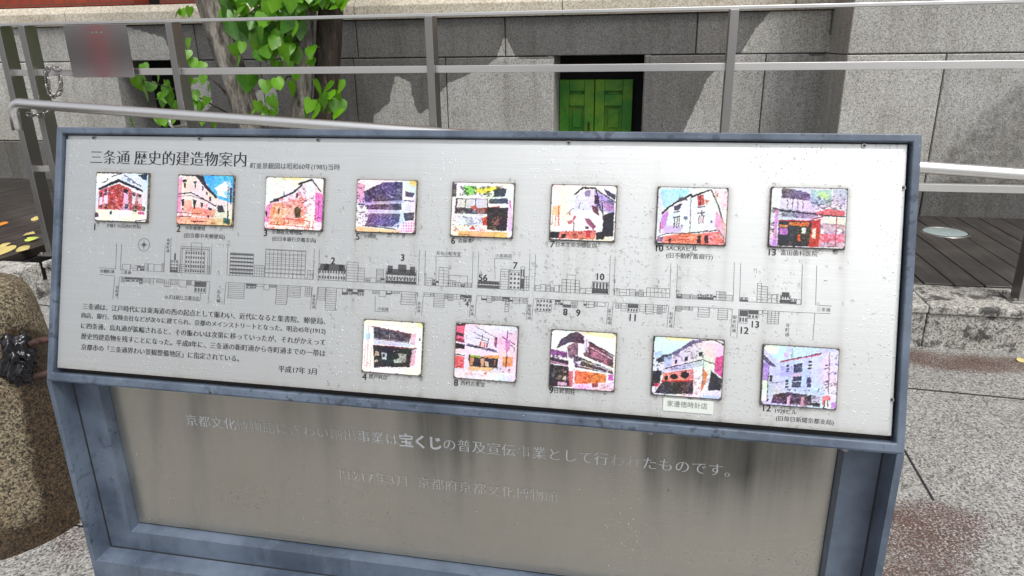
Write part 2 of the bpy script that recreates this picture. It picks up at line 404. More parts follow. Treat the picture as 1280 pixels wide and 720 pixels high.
class WallMB(MB):
    def __init__(s): super().__init__(); s.w = []; s.t = []
    def block(s, x0, x1, z0, z1, y, depth=.25, ch=.006, wet=None, st=.022, pier=False):
        """one dressed stone: a chamfered front face on a fine grid, with returns"""
        g = .004; x0 += g; x1 -= g; z0 += g; z1 -= g
        nx = max(2, int((x1-x0)/st)+1); nz = max(2, int((z1-z0)/st)+1)
        xs = np.linspace(x0+ch, x1-ch, nx); zs = np.linspace(z0+ch, z1-ch, nz)
        Xg, Zg = np.meshgrid(xs, zs); P = np.stack([Xg, Xg*0+y, Zg], -1)
        wv = wetval(P) if wet is None else np.full(Xg.shape, wet); wv = smooth(wv, 1)
        if pier:
            q = proj(P); wv = np.full(Xg.shape, .34); wv[inside(q, [(1290,80),(1250,120),(1215,150),(1185,180),(1168,205),(1160,250),(1290,280)])] = .47; wv[inside(q, [(1040,226),(1300,236),(1300,290),(1040,290)])] = .62; wv = smooth(wv, 8)
        I = np.arange(nx*nz).reshape(nz, nx)
        f = np.stack([I[:-1, :-1], I[:-1, 1:], I[1:, 1:], I[1:, :-1]], -1).reshape(-1, 4).tolist()
        vs = P.reshape(-1, 3).tolist(); wl = wv.reshape(-1).tolist()
        loop = list(I[0, :])+list(I[1:, -1])+list(I[-1, -2::-1])+list(I[-2:0:-1, 0])
        def ext(v):
            return [x0 if abs(v[0]-xs[0]) < 1e-9 else x1 if abs(v[0]-xs[-1]) < 1e-9 else v[0], 0,
                    z0 if abs(v[2]-zs[0]) < 1e-9 else z1 if abs(v[2]-zs[-1]) < 1e-9 else v[2]]
        prev = loop
        for yy in (y+ch, y+depth):
            cur = []
            for i in loop:
                e = ext(vs[i]); e[1] = yy; cur.append(len(vs)); vs.append(e); wl.append(wl[i])
            k = len(loop)
            f += [(prev[i], cur[i], cur[(i+1) % k], prev[(i+1) % k]) for i in range(k)]
            prev = cur
        s.add(vs, f); s.w += wl; s.t += [rnd.uniform(0, 1)]*len(wl)
XW = lambda px, py: at_y(px, py, DW)[0]
wl = WallMB()
wb = [-9, XW(36, 130), XW(100, 60), XW(146, 97)]
op1 = (XW(146, 97), XW(229, 97)); op2 = (XW(692, 120), XW(803.5, 120)); zop = zbase+.02
# base course, proud of the wall
xs = [-9, XW(14, 200), -3.5, -2.2, -.9, .5, xp+.1]
for a, b in zip(xs[:-1], xs[1:]): wl.block(a, b, .17, zbase, DW-.03, wet=.62)
# lower course
xs = [-9, XW(-70, 130), op1[0]]
for a, b in zip(xs[:-1], xs[1:]): wl.block(a, b, zbase, zj, DW)
xs = [op1[1], XW(330, 120), XW(445, 120), XW(559, 130), op2[0]]
for a, b in zip(xs[:-1], xs[1:]): wl.block(a, b, zbase, zj, DW)
xs = [op2[1], XW(954, 110), xp+.25]
for a, b in zip(xs[:-1], xs[1:]): wl.block(a, b, zbase, zj, DW)
# upper course
xs = [-9, XW(-30, 55), XW(245, 55), XW(445, 40), XW(631, 40), XW(871, 40), xp+.25]
for a, b in zip(xs[:-1], xs[1:]): wl.block(a, b, zj, zc0, DW)
# projecting pier on the right
zjp = at_y(1200, 66.5, DP)[2]
PW = .1
for z0, z1, xs in ((.17, zjp, [xp, at_y(1172, 135, DP)[0], 2.9, 4.1, 8]), (zjp, zjp+.62, [xp, 2.75, 4.4, 8]), (zjp+.62, 3.2, [xp, 2.2, 8])):
    for a, b in zip(xs[:-1], xs[1:]): wl.block(a, b, z0, z1, DP, depth=.9, wet=None, pier=True)
me_o = wl.build('granite_wall', M['stone'], bld); set_attr(me_o.data, 'wet', np.array(wl.w)); set_attr(me_o.data, 'tone', np.array(wl.t))
mb = MB()   # mortar core behind the stones
mb.box((op1[1]+.03, DW+.02, .17), (op2[0]-.03, DW+.6, zc0+.01)); mb.box((-9, DW+.02, .17), (op1[0]-.03, DW+.6, zc0+.01))
mb.box((op2[1]+.03, DW+.02, .17), (8, DW+.6, zc0+.01)); mb.box((-9, DW+.03, zj+.03), (8, DW+.6, zc0+.01)); mb.box((xp+.04, DP+.02, .17), (8, DW+.6, 3.1))
mb.box((-9, DW+.03, .1), (8, DW+.6, zbase-.03))
mb.build('mortar_core', mat('mortar', (.05, .047, .042), .9)[0], bld)
# stone reveals of the two openings
def reveal(o, dep):
    mb = MB()
    mb.box((o[0]-.05, DW+.012, zbase-.02), (o[0]-.001, DW+dep, zj+.02)); mb.box((o[1]+.001, DW+.012, zbase-.02), (o[1]+.05, DW+dep, zj+.02))
    mb.box((o[0]-.05, DW+.012, zj+.004), (o[1]+.05, DW+dep, zj+.06)); mb.box((o[0]-.05, DW+.012, zbase-.06), (o[1]+.05, DW+dep, zbase-.004))
    r = mb.build('window_reveal', M['stone'], bld); set_attr(r.data, 'wet', np.full(len(r.data.vertices), .1))
reveal(op1, .5); reveal(op2, .46)
mb = MB(); mb.box((op1[0]-.05, DW+.5, zbase-.06), (op1[1]+.05, DW+.54, zj+.06)); mb.build('window_opening', M['void'], bld)
# coping with a weathered slope
mb = MB()
xs = [-9, XW(84, 20), XW(-130, 20)]; xs = sorted([-9, XW(84, 20), -2.6, -.8, 1.0, xp+.2])
for a, b in zip(xs[:-1], xs[1:]):
    a += .003; b -= .003; hgt = zc1-zc0
    prof = [(DW-.035, zc0), (DW-.035, zc0+hgt*.62), (DW+.02, zc0+hgt*.96), (DW+.3, zc0+hgt)]
    prof.append((DW+.3, zc0)); k = len(prof)
    mb.add([(x, y, z) for x in (a, b) for y, z in prof], [tuple(range(k)), tuple(range(2*k-1, k-1, -1))]+[(i, k+i, k+(i+1) % k, (i+1) % k) for i in range(k)])
mb.build('coping', M['coping'], bld, bevel=.006)
wx0, wx1 = XW(164, 3), XW(197, 3)
mb = MB(); mb.box((-9, DW+.03, zc1+.001), (wx0, DW+.45, 5)); mb.box((wx1, DW+.03, zc1+.001), (xp+.3, DW+.45, 5)); mb.box((wx0+.002, DW+.032, zc1+1.1), (wx1-.002, DW+.45, 5))
mb.build('brick_wall', M['brick'], bld)
mb = MB(); mb.box((wx0+.002, DW+.25, zc1+.002), (wx1-.002, DW+.44, zc1+1.1)); mb.build('dark_window', M['void'], bld)
# green shutters in the right opening
sh = DW+.40; x0, x1 = op2; zs_ = at_y(750, 99, sh)[2]; x1 = at_y(791, 130, sh)[0]; xm = (x0+x1)/2-.01
for (a, b) in ((x0+.004, xm-.004), (xm+.004, x1-.004)):
    mb = MB(); st = .085
    mb.box((a, sh, zbase), (b, sh+.02, zs_))
    mb.box((a, sh-.045, zbase), (a+st, sh-.001, zs_)); mb.box((b-st, sh-.045, zbase), (b, sh-.001, zs_))
    zm = at_y(720, 132, sh)[2]
    for z0, z1 in ((zbase, zbase+.1), (zm, zm+.1), (zs_-.1, zs_-.002)): mb.box((a+st+.001, sh-.043, z0), (b-st-.001, sh-.001, z1))
    mb.box((a+st+.03, sh-.014, zbase+.13), (b-st-.03, sh-.001, zm-.03)); mb.box((a+st+.03, sh-.014, zm+.13), (b-st-.03, sh-.001, zs_-.13))
    s_ = mb.build('shutter', M['green'], bld, bevel=.004)
mb = MB(); mb.box((x0-.04, sh+.03, zbase-.05), (op2[1]+.05, sh+.05, zj+.05)); mb.build('dark_window', M['void'], bld)
mb = MB(); hz = at_y(740, 158, sh)
mb.tube([(xm-.045, sh-.03, hz[2]-.03), (xm-.045, sh-.07, hz[2]-.03), (xm-.045, sh-.07, hz[2]+.04), (xm-.045, sh-.03, hz[2]+.04)], .008, 8)
mb.build('handle', M['rust'], s_)

# ================================================================ STEEL FENCE
FY = 3.75
fence = empty('steel_fence', 'stainless steel fence with flat posts and three rails in front of the stone wall', 'fence')
zt = (at_y(10, 33, FY)[2]+at_y(1060, 4.5, FY)[2])/2
zm = (at_y(60, 91, FY)[2]+at_y(1250, 80, FY)[2])/2
zl = (at_y(50, 210.5, FY)[2]+at_y(1260, 236, FY)[2])/2
xr = 6.0
fx = [at_y(p, q, FY)[0] for p, q in ((17, 92), (46.5, 92), (226, 92), (541.5, 90), (911.5, 88), (1338, 90))]+[3.1, 4.6, 6.0]
PH = .02
for a in fx:
    mb = MB(); mb.box((a-PH, FY-.045, KERB_Z+.01), (a+PH, FY+.045, zt-.008)); mb.box((a-.06, FY-.075, KERB_Z), (a+.06, FY+.075, KERB_Z+.012))
    for i in (-1, 1):
        for j in (-1, 1): mb.tube([(a+i*.042, FY+j*.058, KERB_Z+.012), (a+i*.042, FY+j*.058, KERB_Z+.024)], .011, 6)
    mb.build('post', M['post'], fence, bevel=.002)
mb = MB(); mb.box((-8, FY-.03, zt-.008), (xr, FY+.03, zt+.009)); mb.build('top_rail', M['rail'], fence, bevel=.003)
for z in (zm, zl):
    mb = MB()
    for a, b in zip(fx[:-1], fx[1:]): mb.box((a+PH, FY-.017, z-.018), (b-PH, FY+.017, z+.018))
    mb.build('rail', M['rail'], fence, bevel=.002)
# handrail tube on brackets
TY = 3.59
hrail = empty('handrail', 'round stainless steel handrail sloping down in front of the fence with a hooked end', 'handrail')
p0 = at_y(20, 129, TY); p1 = at_y(1270, 217.5, TY); dv = (p1-p0)/np.linalg.norm(p1-p0)
p2 = p1+dv*3
hook = at_y(22, 158, TY)
pts = []
for t in np.linspace(0, 1, 9):
    a = t*math.pi/2; rr = .06
    pts.append((p0[0]-rr*math.sin(a)+.03, TY, p0[2]-rr*(1-math.cos(a))))
pts = [(pts[-1][0], TY, hook[2]-.02)]+pts[::-1]+[tuple(p0+dv*.1), tuple(p0+dv*2), tuple(p1), tuple(p2)]
mb = MB(); mb.tube(pts, .0285, 20); mb.build('tube', M['rail'], hrail, smooth=True)
for a in fx[2:8]:
    t = (a-p0[0])/dv[0]; q = p0+dv*t
    mb = MB(); mb.tube([(a, FY-.044, q[2]-.075), (a, TY+.02, q[2]-.075), (a, TY, q[2]-.06), (a, TY, q[2]-.022)], .009, 8)
    mb.build('bracket', M['rail'], hrail, smooth=True)
# blank steel plate on the fence
pl = empty('steel_plate', 'blank brushed steel plate fixed between the top and middle rails at left', 'plate')
a = at_y(81, 33, FY-.04); b = at_y(158, 33, FY-.04); c = at_y(169, 96.5, FY-.04)
PLX0, PLX1 = (a[0]+at_y(91, 96.5, FY-.04)[0])/2, (b[0]+c[0])/2
mb = MB(); mb.box((PLX0, FY-.046, c[2]), (PLX1, FY-.040, zt-.010)); o = mb.build('plate', mat('plate_steel', (.60, .60, .61), .12, 1)[0], pl, bevel=.001)
for px in (115, 120, 126):
    q = at_y(px, 41, FY-.046); mb = MB(); mb.tube([(q[0], FY-.046, q[2]), (q[0], FY-.050, q[2])], .006, 10); mb.build('rivet', M['post'], pl)
# chain hanging from the rail next to the plate
chain = empty('chain', 'short steel chain looped over the rail and post left of the plate', 'chain')
cpts = [at_y(*p, FY-.06) for p in ((71, 86), (62, 85), (57, 90), (58, 97), (60, 106), (61, 114), (66, 120), (72, 119), (76, 112), (76, 103), (75, 95))]
cpts2 = [at_y(*p, FY-.055) for p in ((38, 143), (46, 144), (54, 143), (60, 139), (61, 131))]
def link_mesh():
    mb = MB(); pts = []; a, r = .016, .011
    for k in range(16):
        t = 2*math.pi*k/16; pts.append((math.cos(t)*r+(a if math.cos(t) > 0 else -a), math.sin(t)*r, 0))
    pts.append(pts[0]); mb.tube(pts, .0045, 8, caps=False); return mb
first = None; n = 0
for cp_ in (cpts, cpts2):
    dense = []; Ls = np.concatenate([[0], np.cumsum([np.linalg.norm(b-a) for a, b in zip(cp_[:-1], cp_[1:])])])
    for s in np.arange(0, Ls[-1], .036):
        dense.append(np.array([np.interp(s, Ls, [p[i] for p in cp_]) for i in range(3)]))
    for i, p in enumerate(dense):
        d = Vector(dense[min(i+1, len(dense)-1)]-dense[max(i-1, 0)]).normalized()
        if first is None: first = link_mesh().build('link', M['chrome'], chain, smooth=True); o = first
        else: o = first.copy(); COL.objects.link(o); o.parent = chain
        q = d.to_track_quat('X', 'Z'); o.rotation_mode = 'QUATERNION'
        from mathutils import Quaternion
        o.rotation_quaternion = q @ Quaternion((1, 0, 0), (0 if i % 2 else math.pi/2)+rnd.uniform(-.3, .3)); o.location = p

# ================================================================ TREE
TYY = 5.05
def trunk_mb(pts, rad, n=18, seed=0):
    r_ = random.Random(seed); mb = MB(); P = []; RR = []
    for i in range(len(pts)-1):
        for t in np.linspace(0, 1, 14, endpoint=False):
            P.append(Vector(pts[i]).lerp(Vector(pts[i+1]), t)); RR.append(rad[i]+(rad[i+1]-rad[i])*t)
    P.append(Vector(pts[-1])); RR.append(rad[-1])
    mb.tube(P, RR, n)
    ph = [r_.uniform(0, 6.28) for _ in range(8)]
    for k, v in enumerate(mb.v):
        i, j = divmod(k, n); a = 2*math.pi*j/n
        f = .07*math.sin(3*a+ph[0]+i*.12)+.05*math.sin(5*a+ph[1]-i*.2)+.035*math.sin(7*a+ph[2]+i*.4)+r_.uniform(-.02, .02)
        c = P[i]; mb.v[k] = (c.x+(v[0]-c.x)*(1+f), c.y+(v[1]-c.y)*(1+f), v[2])
    return mb
tree = empty('katsura_tree', 'three stemmed tree with grey bark and bright heart shaped leaves by the stone wall', 'tree')
def up_pts(pa, pb, y, ztop, dx):
    a = at_y(*pa, y); b = at_y(*pb, y); d = (a-b)/(a[2]-b[2])
    bot = b+d*(DECK_Z-.02-b[2]); return [tuple(bot), tuple(b), tuple(a), (a[0]+d[0]*(ztop-a[2])+dx, y+.1, ztop)]
trunk_mb(up_pts((262, 0), (310, 150), TYY, 4.2, -.2), [.13, .100, .096, .07], seed=1).build('trunk', M['bark'], tree, smooth=True)
trunk_mb(up_pts((384, 0), (375, 150), TYY, 4.6, .1), [.10, .072, .068, .05], seed=2).build('trunk', M['bark'], tree, smooth=True)
trunk_mb(up_pts((414, 0), (406, 150), TYY+.12, 4.4, .3), [.12, .090, .086, .05], seed=3).build('trunk', M['darkbark'], tree, smooth=True)
heart = [(0, .02), (.16, .13), (.34, .14), (.47, .0), (.50, -.2), (.42, -.45), (.25, -.7), (0, -.98)]
def leaf_into(V, F, T, c, size, tone, tilt=None, face=None):
    n = Vector((rnd.uniform(-.9, .9), -1, rnd.uniform(-.4, 1.3))) if face is None else Vector(face)
    n.normalize(); down = Vector((rnd.uniform(-.45, .45), rnd.uniform(-.3, .1), -1)) if tilt is None else Vector(tilt)
    down = (down-n*down.dot(n)).normalized(); sd_ = down.cross(n)*rnd.uniform(.72, 1.05); fold = rnd.uniform(.05, .3); curl = rnd.uniform(-.5, .7)
    def pt(x, y): return Vector(c)+(sd_*x-down*(y+.45)+n*(-abs(x)*fold*1.0+curl*(y+.4)**2*-.6))*size
    b = len(V); V.append(pt(0, .02)); V.append(pt(0, -.5)); V.append(pt(0, -.98)); k = len(V)
    for s in (1, -1):
        for x, y in heart[1:-1]: V.append(pt(x*s, y))
    m = len(heart)-2
    for si in (0, 1):
        ids = [b]+[k+si*m+i for i in range(m)]+[b+2]
        for i in range(len(ids)-1):
            t = (b+1, ids[i], ids[i+1]) if si else (b+1, ids[i+1], ids[i]); F.append(t)
    T += [min(1, max(0, tone+rnd.uniform(-.25, .25))) for _ in range(len(V)-b)]
def Z8(x, y): return (200+x/4.5, y/4.5)
def ZL(x, y): return (130+x/6.86, 60+y/6.86)
V = []; F = []; T = []
big = [(440,60),(590,60),(640,30),(735,30),(575,135),(720,140),(655,215),(705,310),(560,200),(600,290),(620,100),(665,475),(735,505),(595,490),(640,585),
       (890,500),(940,490),(1010,490),(920,570),(1000,560),(960,610),(840,600),(990,640),(870,640),(845,290),(850,350),(960,540),(900,600),(1000,610),(820,630)]
for q in big: leaf_into(V, F, T, at_y(*Z8(*q), TYY-.28+rnd.uniform(-.06, .06)), rnd.uniform(.095, .13), rnd.uniform(.3, 1))
for q in ((430,180),(490,465),(480,170),(455,210),(590,250),(610,200)): leaf_into(V, F, T, at_y(*Z8(*q), TYY-.16), .15, .0)
sml = [(125,75),(165,70),(90,75),(150,250),(145,310),(190,365),(230,370),(240,450),(190,460),(270,500),(260,570),(230,600),(200,540),(425,290),(440,345),(460,270),
       (520,620),(580,625),(630,640),(550,600),(210,620),(240,680),(300,690),(20,690),(60,680),(130,560),(180,590),(760,430),(680,380),(730,370),(640,365)]
for q in sml: leaf_into(V, F, T, at_y(*Z8(*q), TYY-.2+rnd.uniform(-.1, .1)), rnd.uniform(.06, .10), rnd.uniform(.4, 1))
for q in ((230,270),(290,270),(350,280),(300,320),(400,340),(360,400),(510,350),(520,420),(570,380),(460,260),(345,170),(500,470),(590,490),(480,620),(550,640),(240,650),(510,610),(540,330),(490,400),(560,440),(620,500),(700,330),(740,420),(720,300)):
    leaf_into(V, F, T, at_y(*ZL(*q), TYY+.1+rnd.uniform(-.1, .25)), rnd.uniform(.07, .12), rnd.uniform(.2, .9))
for _ in range(165):      # the dense spray around the right stems
    x, y = rnd.uniform(345, 790), rnd.uniform(-60, 320)
    if y > 130 and x < 540: continue
    leaf_into(V, F, T, at_y(*Z8(x, y), TYY-.18+rnd.uniform(-.1, .3)), rnd.uniform(.09, .14), rnd.uniform(0, .8))
for _ in range(40):
    x, y = rnd.uniform(780, 1040), rnd.uniform(-60, 30)
    leaf_into(V, F, T, at_y(*Z8(x, y), TYY-.2+rnd.uniform(-.1, .2)), rnd.uniform(.09, .13), rnd.uniform(.2, .9))
for _ in range(420):     # the crown overhead, above the picture
    a = rnd.uniform(0, 6.28); r_ = 1.5*math.sqrt(rnd.random()); zz = rnd.uniform(2.9, 5.2)
    leaf_into(V, F, T, (-2.9+r_*math.cos(a), TYY-.4+r_*math.sin(a)*.7, zz), rnd.uniform(.09, .13), rnd.random())
me = bpy.data.meshes.new('foliage'); me.from_pydata([tuple(v) for v in V], [], F); me.update(); set_attr(me, 'tone', T)
for p in me.polygons: p.use_smooth = True
link('foliage', me, M['leaf'], tree)
mb = MB()      # twigs
for (a, b, y) in (((384, 20), (345, 62), TYY-.1), ((375, 95), (345, 115), TYY-.1), ((405, 95), (412, 130), TYY-.15), ((400, 60), (392, 75), TYY-.15), ((310, 150), (240, 80), TYY), ((310, 155), (180, 100), TYY+.15), ((365, 0), (300, 25), TYY-.15)):
    q0 = at_y(*a, y); q1 = at_y(*b, y-.08); qm = (q0+q1)/2+np.array([0, 0, .05]); mb = MB(); mb.tube([q0, qm, q1], [.008, .006, .003], 6); mb.build('twig', M['darkbark'], tree, smooth=True)

# fallen leaves, each its own thing
def fallen(px, py, z, size, m, rot, label, el=1.0):
    V = []; F = []; T = []
    leaf_into(V, F, T, (0, 0, 0), size, 0, tilt=(math.sin(rot), -math.cos(rot), 0), face=(rnd.uniform(-.2, .2), rnd.uniform(-.35, -.1), 1))
    V = [Vector((v.x*el, v.y, v.z)) for v in V]; mz = min(v.z for v in V)
    me = bpy.data.meshes.new('fallen_leaf'); me.from_pydata([(v.x, v.y, v.z-mz+.001) for v in V], [], F); me.update()
    o = link('fallen_leaf', me, m); o.location = at_z(px, py, z); tag(o, label, 'leaf', 'leaves fallen around the deck')
fallen(2, 281, DECK_Z, 0.086, M['fallen_orange'], .4, 'orange fallen leaf at the left edge of the dark deck')
fallen(38, 295, DECK_Z, 0.094, M['fallen'], 1.4, 'yellow fallen leaf overlapping the lime leaf on the dark deck')
fallen(42, 300, DECK_Z+.004, 0.079, M['fallen_green'], 1.9, 'lime green fallen leaf beside a yellow one on the deck')
fallen(47, 275, DECK_Z, 0.065, M['fallen'], 1.5, 'small yellow fallen leaf farthest back beside the fence post')
fallen(31, 314, DECK_Z, 0.101, M['fallen'], 1.2, 'yellow fallen leaf on the deck edge beside the sign frame')
fallen(6, 316, DECK_Z, 0.115, M['fallen'], .3, 'large pale yellow fallen leaf on the deck edge above the bollard')
fallen(8, 308, DECK_Z, 0.086, M['fallen'], 1.9, 'narrow yellow fallen leaf just behind the large pale one', .6)
fallen(1280, 452, .001, .05, M['fallen'], 1.0, 'yellow fallen leaf on paving at the foot of the kerb')

# ================================================================ BOLLARD
bc = (-2.08, 1.66); BH = .80
bo = empty('bollard', 'thick round yellowish granite bollard with a black lump and rusty ring', 'bollard')
bo.location = (*bc, 0)
prof = [(.0, .796), (.10, .794), (.155, .786), (.185, .772), (.204, .748), (.213, .72), (.217, .70)]+[(.217+.088*t, .70-.70*t) for t in np.linspace(.04, 1, 40)]
prof = [(r*1.0, z) for r, z in prof]
nA = 120; vs = []; wv = []
for r, z in prof:
    for k in range(nA):
        a = 2*math.pi*k/nA; rr = r*(1+.004*math.sin(7*a+z*9)+.003*math.sin(13*a-z*21)); vs.append((rr*math.cos(a), rr*math.sin(a), z))
mb = MB(); mb.add(vs, [(q*nA+(k+1) % nA, q*nA+k, (q+1)*nA+k, (q+1)*nA+(k+1) % nA) for q in range(len(prof)-1) for k in range(nA)])
o = mb.build('stone_body', M['bollard'], bo, smooth=True)
P = np.array(vs)+np.array([bc[0], bc[1], 0]); q = proj(P); wv = np.zeros(len(vs))
for pl_, val in (([(5,425),(60,415),(95,560),(100,640),(55,660),(38,590),(25,500)], .95), ([(-60,668),(45,650),(100,600),(110,640),(60,700),(-60,720)], .8), ([(-40,330),(10,332),(30,350),(20,360),(-40,352)], .6), ([(0,405),(48,405),(52,480),(0,480)], .9)):
    wv[inside(q, pl_)] = np.maximum(wv[inside(q, pl_)], val)
wv = smooth(wv.reshape(len(prof), nA), 9).ravel(); set_attr(o.data, 'wet', wv)
# black lump of wrapped tar cloth: a wad of small folds
lc = None
def on_bollard(px, py):
    d = ray(px, py); best = None
    for t in np.linspace(.8, 3, 1500):
        p = CP+d*t; z = p[2]; r = .217+.088*(1-z/.7)
        if (p[0]-bc[0])**2+(p[1]-bc[1])**2 < r*r: return p
    return CP+d*1.8
lc = on_bollard(21, 450); nrm = np.array([lc[0]-bc[0], lc[1]-bc[1], 0]); nrm /= np.linalg.norm(nrm)
tanv = np.array([-nrm[1], nrm[0], 0])
mb = MB(); nu, nv = 40, 28; vs = []
for i in range(nv+1):
    th = math.pi*i/nv
    for j in range(nu):
        ph = 2*math.pi*j/nu
        d = np.array([math.sin(th)*math.cos(ph), math.sin(th)*math.sin(ph), math.cos(th)])
        f = 1+.14*math.sin(5*ph+3*th)+.12*math.sin(9*th-4*ph)+.08*math.sin(13*ph+7*th)+.05*math.sin(21*th+5*ph)
        vs.append(lc-np.array([bc[0], bc[1], 0])+(tanv*d[0]*.052+np.array([0, 0, 1])*(d[1]*.075+d[0]*.012)+nrm*d[2]*.034)*f)
mb.add(vs, [(i*nu+j, i*nu+(j+1) % nu, (i+1)*nu+(j+1) % nu, (i+1)*nu+j) for i in range(nv) for j in range(nu)])
mb.build('black_lump', M['tar'], bo, smooth=True)
mb = MB(); base = lc-np.array([bc[0], bc[1], 0])
for k, (o1, o2) in enumerate((((.01,.03),(.12,.045)), ((.03,-.02),(.13,-.05)))):
    pass
pts = []
for t in np.linspace(0, 1, 20):
    a = -.3+t*math.pi*1.25; pts.append(base+tanv*(.055+.075*math.sin(a))+np.array([0, 0, .05*math.cos(a)*1.1-.015])+nrm*(.02+.02*math.sin(a)))
mb.tube(pts, .0105, 10); mb.build('ring', M['rust'], bo, smooth=True)

# unseen red pole, added behind the viewer to put the pink streak in the plate
rp = at_y(124, 64, FY-.046); dr = rp-CP; q = rp+np.array([dr[0], -dr[1], dr[2]])*(4.4/np.linalg.norm(dr))
pole = empty('added_red_pole', 'added red pole, itself unseen, mirrored as a pink streak in the steel plate', 'pole'); pole.location = (q[0], q[1], 0)
mb = MB(); mb.tube([(0, 0, .012), (0, 0, 2.6)], .045, 20); mb.build('added_pole_shaft', M['red'], pole, smooth=True)
mb = MB(); mb.tube([(0, 0, 0), (0, 0, .012)], .16, 24); mb.build('base', M['post'], pole)

# ================================================================ INFORMATION SIGN
sign = empty('information_sign', 'blue grey framed steel sign with photos, street map and Japanese text', 'sign')
SX0, SX1 = -.9626, .3374; DB, DT = .8876, 1.0190
zb, ztp = HC-.5095, HC-.1153
SW = SX1-SX0; VL = math.hypot(DT-DB, ztp-zb)
Ud = np.array([1., 0, 0]); Vd = np.array([0, (DT-DB)/VL, (ztp-zb)/VL]); Nd = np.cross(Ud, Vd); OR = np.array([SX0, DB, zb])
def pan(u, v, n=0.0): return OR+Ud*u+Vd*v+Nd*n
def uv(px, py, n=0.0):
    d = ray(px, py); t = ((OR+Nd*n-CP)@Nd)/(d@Nd); p = CP+d*t-OR; return p@Ud, p@Vd
def ring_loft(mb, rings, fn):
    """rings of 4 corners (u0,u1,v0,v1,n); consecutive rings joined by quads"""
    vs = []
    for (u0, u1, v0, v1, n) in rings: vs += [fn(u0, v0, n), fn(u1, v0, n), fn(u1, v1, n), fn(u0, v1, n)]
    fs = [(q*4+k, q*4+(k+1) % 4, (q+1)*4+(k+1) % 4, (q+1)*4+k) for q in range(len(rings)-1) for k in range(4)]
    mb.add(vs, fs)
RW = .0105; FLOOR = -.022; BACKN = -.010; PLN = -.0065
mb = MB()
ring_loft(mb, [(.0, SW, 0, VL, -.06), (0, SW, 0, VL, 0), (RW, SW-RW, RW+.0025, VL-RW, 0), (RW, SW-RW, RW+.0025, VL-RW, FLOOR)], pan)
mb.add([pan(0, 0, -.06), pan(SW, 0, -.06), pan(SW, VL, -.06), pan(0, VL, -.06)], [(3, 2, 1, 0)])
mb.build('frame', M['frame'], sign, bevel=.0018)
mb = MB(); mb.add([pan(RW, RW, FLOOR+.002), pan(SW-RW, RW, FLOOR+.002), pan(SW-RW, VL-RW, FLOOR+.002), pan(RW, VL-RW, FLOOR+.002)], [(0, 1, 2, 3)])
mb.build('tray_floor', mat('grimy_tray', (.018, .014, .011), .6)[0], sign)
def slab(mb, u0, u1, v0, v1, n0, n1): 
    mb.add([pan(u, v, n) for n in (n0, n1) for u, v in ((u0, v0), (u1, v0), (u1, v1), (u0, v1))],
           [(3,2,1,0),(4,5,6,7),(0,1,5,4),(1,2,6,5),(2,3,7,6),(3,0,4,7)])
BV0 = (uv(64, 459.5, PLN)[1]+uv(1117, 546, PLN)[1])/2
BU0, BU1, BV1 = RW+.002, SW-RW-.003, VL-RW-.001
mb = MB(); slab(mb, BU0, BU1, BV0, BV1, FLOOR+.003, BACKN); o = mb.build('backing_plate', M['plate'], sign, bevel=.0008)
set_attr(o.data, 'stain_refl', np.full(len(o.data.vertices), .12))
# display plate with weathering map
PU0, PU1, PV0, PV1 = BU0+.0015, BU1-.0055, BV0+.0008, BV1-.0075
nx, nv_ = 340, 110
us = np.linspace(PU0, PU1, nx); vv = np.linspace(PV1, PV0, nv_); Ug, Vg = np.meshgrid(us, vv)
PT = OR+Ug[..., None]*Ud+Vg[..., None]*Vd+PLN*Nd; q = proj(PT)
stain_refl = np.zeros(Ug.shape)
QUADS = {
 '1': [(121,215),(186,217),(183,278),(118,275)], '2': [(223,218),(292,220),(290,283),(221,279)], '3': [(333,221),(405,223),(402,289),(330,285)],
 '5': [(447,224),(521,226),(518,293),(444,288)], '6': [(566,227),(643,230),(640,298),(563,294)], '7': [(690,230),(771,233),(768,302),(687,299)],
 '10': [(824,233),(910,236),(907,306),(819,304)], '13': [(965,234),(1060,236),(1056,310),(961,309)],
 '4': [(455,400),(529,403),(526,469),(452,465)], '8': [(570,404),(647,408),(645,478),(568,472)], '9': [(690,412),(771,417),(767,489),(686,484)],
 '11': [(818,421),(905,425),(902,498),(814,494)], '12': [(955,431),(1049,436),(1045,512),(951,505)]}
QUV = {}
for k, Q in QUADS.items():
    P4 = np.array([uv(a, b, PLN+.004) for a, b in Q]); QUV[k] = (P4[[0, 3], 0].mean(), P4[[1, 2], 0].mean(), P4[[2, 3], 1].mean(), P4[[0, 1], 1].mean())
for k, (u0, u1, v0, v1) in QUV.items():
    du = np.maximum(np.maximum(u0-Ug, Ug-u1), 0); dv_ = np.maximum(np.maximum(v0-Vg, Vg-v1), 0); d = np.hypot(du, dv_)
    stain_refl += .40*np.exp(-d/.003)+.10*np.exp(-d/.012)
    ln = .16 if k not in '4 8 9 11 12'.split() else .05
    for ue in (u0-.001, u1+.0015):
        below = (Vg < v1) & (Vg > v0-ln*rnd.uniform(.6, 1.1)); stain_refl += below*.18*np.exp(-((Ug-ue)/.0035)**2)
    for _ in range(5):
        ue = rnd.uniform(u0, u1); below = (Vg < v0) & (Vg > v0-ln*rnd.uniform(.2, .9)); stain_refl += below*.16*np.exp(-((Ug-ue)/.003)**2)
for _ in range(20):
    u_ = rnd.uniform(PU0, PU1); stain_refl += .07*rnd.random()*np.exp(-((Ug-u_)/rnd.uniform(.003, .02))**2)
stain_refl += .5*np.exp(-(Vg-PV0)/.004)+.10*np.exp(-(Vg-PV0)/.03)+.15*np.exp(-(Ug-PU0)/.006)
stain_refl = np.clip(smooth(stain_refl, 1), 0, 1)
